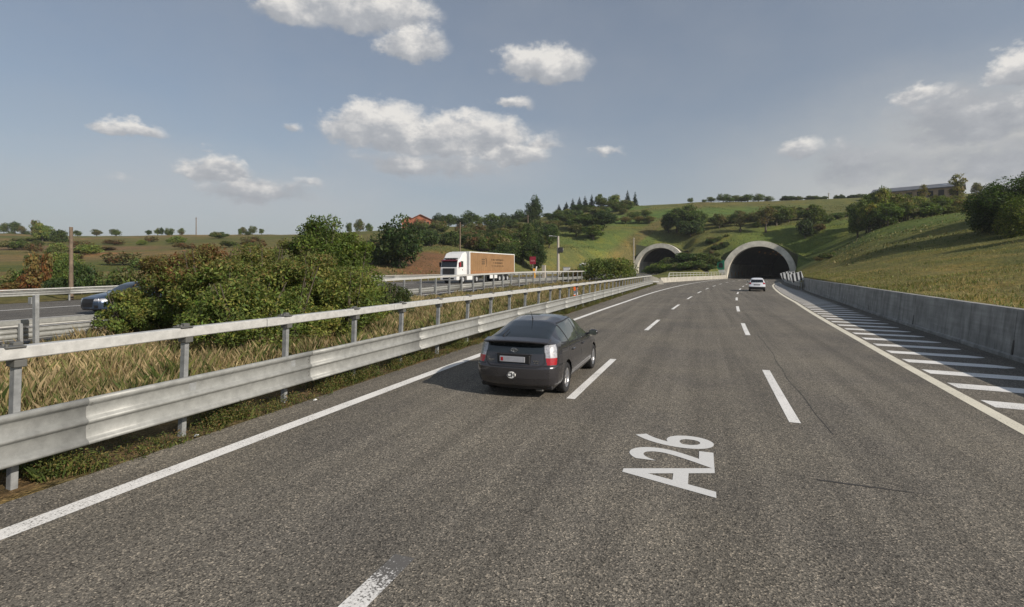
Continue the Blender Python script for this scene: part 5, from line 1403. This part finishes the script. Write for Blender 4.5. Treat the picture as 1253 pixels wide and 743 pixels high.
# above and between the tunnels
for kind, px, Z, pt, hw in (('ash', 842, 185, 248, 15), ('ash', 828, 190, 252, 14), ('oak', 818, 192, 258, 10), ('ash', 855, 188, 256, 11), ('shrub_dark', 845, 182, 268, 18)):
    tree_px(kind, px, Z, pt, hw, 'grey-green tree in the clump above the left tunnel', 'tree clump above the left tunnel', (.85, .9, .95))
tree_px('sparse', 906, 172, 259, 13, 'thin trunked round tree above the right tunnel, left one', tint=(.8, .8, .8))
tree_px('sparse', 937, 168, 249, 17, 'twin trunked tree above the right tunnel arch', tint=(.85, .8, .75))
tree_px('ash', 950, 175, 250, 18, 'full green tree behind the twin trunked one', tint=(.9, .9, .8))
tree_px('olive', 965, 178, 252, 13, 'olive tree right of the twin trunked tree', tint=(.95, .95, .9))
tree_px('ash', 996, 160, 248, 18, 'big tree at the right of the row above the tunnel', tint=(.85, .82, .75))
tree_px('shrub_dark', 985, 157, 266, 11, 'dark bush under the big tree above the tunnel', tint=(.7, .75, .7))
tree_px('shrub_rust', 1003, 156, 272, 8, 'rusty bush at the foot of the big tree', tint=(.9, .9, .9))
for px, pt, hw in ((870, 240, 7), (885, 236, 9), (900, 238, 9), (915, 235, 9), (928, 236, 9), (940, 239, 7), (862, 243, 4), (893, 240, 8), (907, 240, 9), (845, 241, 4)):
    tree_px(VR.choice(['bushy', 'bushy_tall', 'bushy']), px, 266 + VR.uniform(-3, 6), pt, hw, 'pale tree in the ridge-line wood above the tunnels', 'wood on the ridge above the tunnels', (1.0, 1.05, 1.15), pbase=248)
for px, Z, pt, hw in ((810, 150, 322, 17), (824, 146, 319, 17), (840, 144, 320, 17), (856, 142, 321, 17), (870, 142, 325, 13), (798, 152, 326, 13), (832, 134, 327, 14), (850, 134, 327, 15), (865, 136, 329, 12), (815, 138, 329, 12)):
    tree_px(VR.choice(['shrub', 'shrub_dark', 'shrub_lime']), px, Z, pt, hw, 'dense bush between the two tunnel mouths', 'bushes between the tunnel mouths', (.85, .95, .85))
for i in range(26):
    px = VR.uniform(833, 890); Z = VR.uniform(158, 170); x, y = ray_xy(px, Z); z = ground(x, y)
    plant(VR.choice(['shrub', 'shrub_rust', 'shrub_dark']), x, y, z, VR.uniform(.9, 2.0), VR.uniform(.8, 1.4), 'scrubby plant on the bank between the tunnels', 'scrub on the bank between the tunnels')
for i in range(24):
    px = VR.uniform(868, 1012); Z = VR.uniform(172, 200)
    tree_px(VR.choice(['bushy', 'bushy_dark', 'olive', 'bushy_tall', 'shrub_rust']), px, Z, VR.uniform(256, 272), VR.uniform(7, 13), 'olive bush in the belt of trees above the right tunnel', 'belt of bushes above the right tunnel', (.9, .9, .85))
for i in range(16):
    px = VR.uniform(948, 1100); tree_px(VR.choice(['shrub_dark', 'shrub']), px, 280 + VR.uniform(-8, 4), VR.uniform(241, 244.5), VR.uniform(5, 9), 'dark low hedge bush along the right ridge', 'hedge along the right ridge', (.7, .75, .75))
for i in range(20):
    px = VR.uniform(640, 790); tree_px(VR.choice(['bushy', 'bushy_dark', 'shrub', 'bushy_tall']), px, VR.uniform(225, 272), VR.uniform(256, 270), VR.uniform(7, 12), 'bush in the hedges below the hilltop conifers', 'hedges below the hilltop conifers', (.85, .9, .8))
for i in range(22):
    px = VR.uniform(1048, 1195); Z = VR.uniform(120, 150)
    tree_px(VR.choice(['bushy', 'bushy_tall', 'lime', 'olive', 'bushy_tall']), px, Z, VR.uniform(231, 250), VR.uniform(9, 15), 'yellow-green tree in the thicket below the barn', 'thicket below the barn', VR.choice([(1.0, 1.0, .85), (1.15, 1.05, .85), (.9, .95, .85)]))
for i in range(15):
    px = VR.choice([(-20, 30), (30, 85), (30, 85), (115, 145), (180, 228), (290, 325)]); px = VR.uniform(*px); tree_px(VR.choice(['bushy', 'bushy_dark', 'bushy_tall', 'sparse']), px, VR.uniform(265, 300), VR.uniform(276, 283), VR.uniform(2.5, 5.5), 'small distant tree on the left skyline', 'distant trees on the left skyline', pbase=289)
# right hill
for kind, px, Z, pt, hw, tnt in (('lime', 1077, 122, 222, 15, (.95, .95, .85)), ('ash', 1060, 128, 234, 14, (.9, .95, .85)), ('olive', 1098, 124, 235, 16, (1.0, 1.05, .85)), ('lime', 1118, 126, 238, 16, (.9, .9, .85)), ('lime', 1140, 130, 240, 16, (.95, .9, .8)), ('olive', 1108, 118, 246, 14, (1.05, 1.1, .9)), ('ash', 1086, 117, 246, 16, (.9, 1.0, .85)), ('olive', 1165, 132, 238, 17, (1.1, 1.0, .9)), ('olive', 1178, 128, 244, 14, (1.15, 1.0, .85)), ('shrub', 1130, 116, 256, 20, (.95, 1, .9)), ('shrub', 1065, 120, 256, 16, (.8, .85, .8)), ('shrub', 1155, 118, 256, 16, (1, .95, .85))):
    tree_px(kind, px, Z, pt, hw, 'yellow-green tree in the thicket below the barn', 'thicket below the barn', tnt)
tree_px('poplar', 1172, 140, 207, 11, 'slender pale poplar beside the silo', tint=(1.15, 1.1, 1.0))
tree_px('poplar', 1130, 160, 222, 7, 'thin treetop rising in front of the barn roof', tint=(1.1, 1.0, .9))
tree_px('lime', 1042, 175, 250, 7, 'small dark green bush on the slope left of the barn thicket', tint=(.7, .8, .8))
for px, Z, pt, hw in ((1022, 170, 261, 11), (1035, 172, 263, 9), (1046, 150, 258, 9), (1014, 165, 263, 7), (1055, 190, 246, 8)):
    tree_px('shrub', px, Z, pt, hw, 'low bush on the slope right of the tunnel trees', 'low bushes right of the tunnel trees', (.9, 1, .95))
for px, Z, pt, hw in ((1030, 285, 237, 3), (1023, 284, 238, 3), (1064, 270, 236, 3), (1195, 190, 222, 6)):
    tree_px('olive', px, Z, pt, hw, 'tiny tree on the ridge left of the barn', 'tiny trees on the ridge')
tree_px('oak_fine', 1243, 62, 212, 44, 'large dense dark tree at the right edge of the slope', tint=(.85, .9, .8), pbase=292)
tree_px('oak_fine', 1212, 66, 220, 27, 'left half of the large tree pair at the right edge', tint=(.75, .8, .72), pbase=288)
tree_px('lime_fine', 1250, 58, 238, 26, 'bright leafy bush under the large dark tree at the right edge', tint=(.8, .85, .75), pbase=300)
tree_px('bush_fine', 1222, 64, 255, 26, 'dark skirt of bushes below the large tree pair', tint=(.8, .85, .8), pbase=292)
tree_px('oak_fine', 1292, 70, 190, 40, 'tall tree cropped by the right picture edge', tint=(.9, .9, .85))
for px, Z, hh, w_ in ((1420, 46, 7, 2.6), (1560, 40, 6, 2.2), (1330, 92, 9, 3.2)):
    x, y = ray_xy(px, Z); plant('ash', x, y, ground(x, y), hh, w_, 'tree higher up the slope beyond the right edge', 'trees beyond the right edge')
tree_px('shrub', 1014, 100, 313, 12, 'small dark bush on the green slope near the right tunnel', tint=(.75, .8, .75))
tree_px('shrub_rust', 1003, 108, 312, 6, 'dry scrub beside the small dark bush near the right tunnel')
# far left verge of the opposite carriageway
for px, Z, pt, hw, kd in ((8, 44, 345, 20, 'shrub_rust'), (35, 45, 330, 16, 'shrub_rust'), (48, 46, 300, 14, 'shrub_rust'), (70, 44, 338, 16, 'shrub_dark'), (78, 47, 305, 12, 'lime'), (100, 44, 318, 15, 'shrub_dark'), (112, 46, 325, 13, 'shrub'), (135, 46, 333, 14, 'shrub'), (155, 44, 322, 20, 'shrub'), (-20, 45, 340, 24, 'shrub'), (22, 47, 325, 14, 'shrub')):
    tree_px(kd, px, Z, pt, hw, 'autumn coloured shrub behind the far guardrail', 'shrubs behind the far guardrail', (1.15, .95, .8) if 'rust' in kd else None)
for i in range(36):
    px = VR.uniform(-60, 330); Z = VR.uniform(75, 240); x, y = ray_xy(px, Z); z = ground(x, y)
    plant(VR.choice(['shrub', 'shrub_dark', 'shrub_lime', 'shrub', 'shrub_rust']), x, y, z, VR.uniform(1.5, 3.4), VR.uniform(1.8, 4.2), 'hedge bush in the left fields', 'hedge bushes in the left fields')

# ------------------------------------------------------------------ grass
def blades(name, n, place_fn, hmin, hmax, wid, cols, lean=.35, seed=1, weights=None):
    rng = np.random.default_rng(seed); x, y, z, hs = place_fn(rng, n); n = len(x)
    a = rng.random(n) * 2 * PI; h = (hmin + (hmax - hmin) * rng.random(n) ** 1.4) * hs
    la = rng.random(n) * 2 * PI; l = h * lean * rng.random(n)
    w = wid * (.6 + .8 * rng.random(n))
    dx, dy = np.cos(a) * w / 2, np.sin(a) * w / 2
    bx, by = np.cos(la) * l, np.sin(la) * l
    V = np.stack([np.stack([x - dx, y - dy, z - .03], 1), np.stack([x + dx, y + dy, z - .03], 1), np.stack([x + bx * .4 + dx * .8, y + by * .4 + dy * .8, z + h * .6], 1), np.stack([x + bx, y + by, z + h], 1)], 1).reshape(-1, 3)
    cols = np.array(cols); k = rng.choice(len(cols), n, p=weights)
    pn = np.sin(x * .9 + 1.3 * np.sin(y * .6)) * np.cos(y * .8 + x * .25)
    col = cols[k] * (1 + .2 * rng.normal(size=(n, 1))) * (1 + .18 * pn[:, None])
    o = link(name, np_mesh(name, V, np.arange(4 * n).reshape(n, 4), M['grass'], np.clip(col, .01, 1)))
    return tag(o, kind='stuff')
def su_place(s0, s1, f0, f1, pw=1.0, dens=None):
    def fn(rng, n):
        s = s0 + (s1 - s0) * rng.random(n) ** pw; t = rng.random(n)
        u = f0(s) + (f1(s) - f0(s)) * t
        x, y = rpv(s, u)
        pn = np.sin(x * 1.7 + .6 * np.sin(y * 2.1)) * np.cos(y * 1.1 + .8 * x) + .5 * np.sin(x * 4.1 + y * 3.3)
        k = rng.random(n) < np.clip(.62 + .5 * pn, .08, 1) if dens is None else dens(rng, x, y, pn)
        s, u, x, y, pn = s[k], u[k], x[k], y[k], pn[k]
        return x, y, terrain(s, u), np.clip(.85 + .3 * pn, .4, 1.3)
    return fn
DRY = [(.33, .255, .14), (.40, .31, .18), (.27, .205, .11), (.22, .18, .09), (.16, .16, .06), (.12, .14, .045)]
xl = lambda s: np.interp(s, [0, 80, 100], [-7.75, -12.0, -14.2])
blades('dry_grass', 260000, su_place(-2, 34, xl, lambda s: u_on(s) + .8, 1.5), .10, .46, .005, DRY, .62, 31)
blades('dry_grass', 80000, su_place(28, 100, xl, lambda s: u_on(s) + .8, 1.2), .15, .48, .02, DRY + [(.12, .13, .04)], .45, 32)
GW = [(.07, .10, .025), (.10, .12, .03), (.055, .08, .02), (.14, .14, .04), (.19, .15, .07)]
blades('green_weeds', 42000, su_place(-2, 32, lambda s: xl(s) - .1, lambda s: xl(s) - 3.2, 1.5, lambda rng, x, y, pn: rng.random(len(x)) < np.clip(.15 + .55 * pn, .02, 1)), .15, .55, .013, GW, .7, 33)
def weeds(rng, n):
    s = -1 + 92 * rng.random(n) ** 1.9; e = np.interp(s, [0, 6, 80], [-6.98, -7.05, -7.0]) - .0 ; x = e - np.abs(rng.normal(size=n)) * .32
    pn = np.sin(s * 2.2) + .7 * np.sin(s * 5.1 + 1) + .4 * np.sin(s * .7)
    k = (rng.random(n) < np.clip(.55 + .4 * pn, .12, 1)) & (s > 3.72); x = x + .10 * pn * -1
    s, x, pn = s[k], x[k], pn[k]
    return x, s, 0 * s - .02, np.clip(.7 + .35 * pn, .3, 1.5) * (1 + .0 * s)
_r = np.random.default_rng(34); _x, _y, _z, _h = weeds(_r, 9500)
_cl = [(a, b, .03 + .13 * h_, .06 + .08 * h_, .04 + .13 * h_) for a, b, h_ in zip(_x, _y, _h * (.4 + .9 * _r.random(len(_x))))]
_V, _F, _ci, _ = leaf_cloud(_r, _cl, 150000, .034, .42, .3, .7); _V[:, 2] = np.maximum(_V[:, 2], -.03)
_c = palette(_r, _ci, len(_cl), [(.07, .095, .022), (.10, .115, .028), (.05, .07, .018), (.14, .13, .035), (.17, .11, .045)])
tag(link('verge_weeds', np_mesh('verge_weeds', _V, _F, M['grass'], _c)), kind='stuff')
blades('verge_grass', 26000, weeds, .05, .24, .008, GW, .9, 36)
def rs_place(rng, n):
    s = 2 + 118 * rng.random(n) ** 1.5; u = u_wall(s) + .5 + 34 * rng.random(n) ** 1.8
    x, y = rpv(s, u); pn = np.sin(x * .7 + .9 * np.sin(y * .5)) * np.cos(y * .45 + .3 * x)
    k = rng.random(n) < np.clip(.6 + .5 * pn, .15, 1); s, u, x, y, pn = s[k], u[k], x[k], y[k], pn[k]
    return x, y, terrain(s, u), np.clip(.8 + .35 * pn, .4, 1.3)
blades('bank_grass', 130000, rs_place, .05, .22, .03, [(.30, .235, .10), (.25, .21, .085), (.16, .17, .05), (.11, .15, .04), (.20, .19, .065)], .8, 35, [.16, .16, .27, .26, .15])

def hill_place(rng, n):
    s = 30 + 235 * rng.random(n); u = -95 + 185 * rng.random(n); ok = ((u > 14) | (u < -45) | (s > 160))
    s, u = s[ok], u[ok]; x, y = rpv(s, u); pn = np.sin(x * .21 + 1.2 * np.sin(y * .13)) * np.cos(y * .17) + .6 * np.sin(x * .6 + y * .5)
    k = (rng.random(len(s)) < np.clip(.35 + .45 * pn, .04, 1)) & (np.hypot(x, y) > 80); s, u, x, y, pn = s[k], u[k], x[k], y[k], pn[k]
    return x, y, terrain(s, u), np.clip(.7 + .3 * pn, .3, 1.2)
blades('hillside_grass', 110000, hill_place, .12, .40, .22, [(.12, .135, .045), (.09, .115, .035), (.17, .155, .06), (.20, .17, .075), (.075, .10, .03)], .8, 37)
# ------------------------------------------------------------------ air
hm = bpy.data.materials.new('pale_air'); hm.use_nodes = True; hn = hm.node_tree
hn.nodes.remove(hn.nodes['Principled BSDF']); pv = hn.nodes.new('ShaderNodeVolumePrincipled'); pv.inputs['Color'].default_value = (.86, .90, .95, 1); pv.inputs['Density'].default_value = HAZE
pv.inputs['Anisotropy'].default_value = .2
hn.links.new(pv.outputs[0], hn.nodes['Material Output'].inputs['Volume'])
tag(MB().box((-2000, -1000, -60), (2000, 2600, 75)).build('haze', hm), kind='stuff')

# ------------------------------------------------------------------ sky, sun, camera
SUN_EL, SUN_AZ = math.radians(31), (0.954, -0.30)     # azimuth: direction from scene to sun in x, y
w = bpy.data.worlds.new('World'); scene.world = w; w.use_nodes = True
nt = w.node_tree; bg = nt.nodes['Background']; bg.inputs['Strength'].default_value = .1
sky = nt.nodes.new('ShaderNodeTexSky'); sky.sky_type = 'NISHITA'; sky.sun_disc = False
sky.sun_elevation = SUN_EL; sky.sun_rotation = math.atan2(SUN_AZ[0], SUN_AZ[1]); sky.air_density = 1.0; sky.dust_density = 1.5; sky.ozone_density = 1.5; sky.altitude = 250
tc = nt.nodes.new('ShaderNodeTexCoord')
def vm(op, a, b=None):
    n = nt.nodes.new('ShaderNodeVectorMath'); n.operation = op
    for i, v in enumerate((a, b)):
        if v is None: continue
        if isinstance(v, tuple): n.inputs[i].default_value = v
        else: nt.links.new(v, n.inputs[i])
    return n
def mt(op, a, b=None, c=None, clamp=False):
    n = nt.nodes.new('ShaderNodeMath'); n.operation = op; n.use_clamp = clamp
    for i, v in enumerate((a, b, c)):
        if v is None: continue
        if isinstance(v, (int, float)): n.inputs[i].default_value = v
        else: nt.links.new(v, n.inputs[i])
    return n.outputs[0]
D = tc.outputs['Generated']
sp_ = nt.nodes.new('ShaderNodeSeparateXYZ'); nt.links.new(D, sp_.inputs[0])
az = mt('ARCTAN2', sp_.outputs[0], sp_.outputs[1]); el = mt('ARCSINE', sp_.outputs[2])
cmb = nt.nodes.new('ShaderNodeCombineXYZ'); nt.links.new(az, cmb.inputs[0]); nt.links.new(el, cmb.inputs[1])
AE = cmb.outputs[0]
n1 = node(nt, 'ShaderNodeTexNoise', Scale=15.0, Detail=10.0, Roughness=.63); mpn = node(nt, 'ShaderNodeMapping'); mpn.inputs['Scale'].default_value = (1, 1.5, 1); nt.links.new(AE, mpn.inputs['Vector']); nt.links.new(mpn.outputs[0], n1.inputs['Vector'])
n2 = node(nt, 'ShaderNodeTexNoise', Scale=5.0, Detail=5.0, Roughness=.55); nt.links.new(mpn.outputs[0], n2.inputs['Vector'])
n3 = node(nt, 'ShaderNodeTexNoise', Scale=15.0, Detail=8.0, Roughness=.63); mp3 = node(nt, 'ShaderNodeMapping'); mp3.inputs['Scale'].default_value = (1, 1.5, 1); mp3.inputs['Location'].default_value = (.018, .03, 0); nt.links.new(AE, mp3.inputs['Vector']); nt.links.new(mp3.outputs[0], n3.inputs['Vector'])
wv = vm('SCALE', vm('SUBTRACT', n1.outputs['Color'], (.5, .5, .5)).outputs[0]); wv.inputs[3].default_value = .055
AEW = vm('ADD', AE, wv.outputs[0]).outputs[0]
def azel(px, py):
    X, Zz = (px - 626.5) / FPX, (HORIZON - py) / FPX
    x, y = -ST + CT * X, CT + ST * X
    return math.atan2(x, y), math.atan2(Zz, math.hypot(x, y)), math.hypot(x, y)
CL = [(425, 14, 118, 40, 1.0, 1), (505, 60, 48, 26, 1.0, 1), (350, 15, 60, 26, .8, 1), (663, 84, 62, 27, 1.1, 1), (628, 128, 27, 12, .8, 1), (163, 160, 48, 15, .85, 1),
      (468, 162, 78, 36, 1.0, 1), (565, 175, 92, 35, 1.1, 1), (625, 192, 48, 20, 1.0, 1), (440, 150, 30, 24, .8, 1), (660, 178, 38, 17, .6, 1), (742, 188, 30, 8, .5, 1), (265, 211, 52, 21, .85, .9), (315, 236, 78, 22, .66, .7), (250, 185, 18, 6, .4, 1), (357, 158, 18, 10, .5, 1), (372, 226, 34, 12, .35, .9), (155, 222, 60, 12, .25, .9), (520, 205, 130, 22, .55, .6),
      (1245, 92, 42, 34, 1.1, 1.0), (1130, 118, 48, 15, .7, 1.0), (1190, 155, 130, 56, .72, .30), (980, 183, 36, 17, .6, .9), (1050, 208, 120, 40, .52, .34), (1210, 205, 170, 44, .62, .28), (1330, 120, 120, 90, 1.0, .8), (1700, 40, 300, 80, .8, .8)]
dens = None; lit = None
for px, py, rx, ry, st_, br in CL:
    if -400 < px < 1500: a_, e_, k_ = azel(px, py)
    else: a_, e_, k_ = (px - 858) / 626.5, (330 - py) / 626.5, 1.0
    rxa = rx / FPX / k_ ** 2 * .98 if -200 < px < 1400 else rx / FPX; rya = ry / FPX / k_
    d_ = vm('MULTIPLY', vm('SUBTRACT', AEW, (a_, e_, 0)).outputs[0], (1 / rxa, 1 / rya, 0))
    sxy = nt.nodes.new('ShaderNodeSeparateXYZ'); nt.links.new(d_.outputs[0], sxy.inputs[0])
    yb = mt('MULTIPLY_ADD', mt('MINIMUM', sxy.outputs[1], 0.0), .75, sxy.outputs[1])
    ln = mt('SQRT', mt('MULTIPLY_ADD', sxy.outputs[0], sxy.outputs[0], mt('MULTIPLY', yb, yb)))
    m_ = mt('MULTIPLY', mt('SUBTRACT', 1.28, ln, None, True), st_)
    b_ = mt('MULTIPLY', m_, mt('MULTIPLY_ADD', sxy.outputs[1], .72, .54, True)); b_ = mt('MULTIPLY', b_, br)
    dens = m_ if dens is None else mt('MAXIMUM', dens, m_); lit = b_ if lit is None else mt('MAXIMUM', lit, b_)
raw = mt('ADD', dens, mt('MULTIPLY_ADD', n1.outputs['Fac'], 1.25, -.66))
raw = mt('MULTIPLY', raw, mt('MULTIPLY', dens, 6.0, None, True))
alpha = nt.nodes.new('ShaderNodeMapRange'); alpha.interpolation_type = 'SMOOTHSTEP'; nt.links.new(raw, alpha.inputs[0]); alpha.inputs[1].default_value = .10; alpha.inputs[2].default_value = .58; alpha.inputs[3].default_value = 0; alpha.inputs[4].default_value = .95
rel = mt('DIVIDE', lit, mt('MAXIMUM', dens, .05))
relief = mt('MULTIPLY', mt('SUBTRACT', n1.outputs['Fac'], n3.outputs['Fac']), 1.6)
litf = mt('ADD', rel, relief, None, True)
ccol = ramp(nt, litf, [(.0, (2.7, 2.85, 3.1)), (.48, (3.4, 3.5, 3.7)), (.82, (5.2, 5.1, 5.0)), (1.0, (6.3, 6.1, 5.8))])
def soft(px, py, rx, ry):
    a_, e_, k_ = azel(px, py); d_ = vm('MULTIPLY', vm('SUBTRACT', AEW, (a_, e_, 0)).outputs[0], (FPX / rx, FPX / ry, 0))
    l_ = nt.nodes.new('ShaderNodeVectorMath'); l_.operation = 'LENGTH'; nt.links.new(d_.outputs[0], l_.inputs[0])
    mr = nt.nodes.new('ShaderNodeMapRange'); mr.interpolation_type = 'SMOOTHSTEP'; nt.links.new(l_.outputs['Value'], mr.inputs[0]); mr.inputs[1].default_value = 1.1; mr.inputs[2].default_value = .1; return mr.outputs[0]
bank_r = soft(1230, 205, 300, 120); bank_l = soft(260, 235, 330, 60); bank_c = soft(560, 195, 210, 50)
# haze toward the horizon and thin high veil
hz = ramp(nt, el, [(0.0, .85), (.10, .64), (.28, .38), (.6, .24)])
veil = ramp(nt, n2.outputs['Fac'], [(.3, .0), (.8, .24)])
sk1 = mixc(nt, hz, mixc(nt, 1.0, sky.outputs[0], (.64, .68, .69), 'MULTIPLY'), (3.35, 3.5, 3.68))
sk2 = mixc(nt, veil, sk1, (3.1, 3.25, 3.45))
sk2 = mixc(nt, mt('MULTIPLY', bank_r, mt('MULTIPLY_ADD', n2.outputs['Fac'], .9, .28), None, True), sk2, (4.5, 4.4, 4.2))
sk2 = mixc(nt, mt('MULTIPLY', mt('MAXIMUM', bank_l, bank_c), mt('MULTIPLY_ADD', n2.outputs['Fac'], .9, .0), None, True), sk2, (3.9, 3.95, 4.05))
fin = mixc(nt, alpha.outputs[0], sk2, ccol)
nt.links.new(fin, bg.inputs['Color'])

sl = bpy.data.lights.new('sun', 'SUN'); sl.energy = 3.8; sl.angle = math.radians(.53); sl.color = (1.0, .91, .80)
so = bpy.data.objects.new('sun', sl); COL.objects.link(so)
sd = Vector((SUN_AZ[0] * math.cos(SUN_EL), SUN_AZ[1] * math.cos(SUN_EL), math.sin(SUN_EL)))
so.rotation_euler = sd.to_track_quat('Z', 'Y').to_euler(); so.location = (40, -20, 60)

cam = bpy.data.cameras.new('camera'); co_ = bpy.data.objects.new('camera', cam); COL.objects.link(co_)
co_.location = (0, 0, H); co_.rotation_euler = (PI / 2, 0, TH)
cam.sensor_fit = 'HORIZONTAL'; cam.sensor_width = 36; cam.lens = 36 * FPX / 1253
cam.shift_y = -(371.5 - HORIZON) / 1253; cam.clip_start = .1; cam.clip_end = 6000
scene.camera = co_
vs_ = scene.view_settings; vs_.view_transform = 'Standard'; vs_.look = 'None'; vs_.gamma = 1; vs_.exposure = 0.38; vs_.use_curve_mapping = False
scene.render.engine = 'CYCLES'
scene.cycles.max_bounces = 4; scene.cycles.diffuse_bounces = 3; w.cycles.sampling_method = 'MANUAL'; w.cycles.sample_map_resolution = 256; scene.cycles.transparent_max_bounces = 4; scene.cycles.sample_clamp_indirect = 6
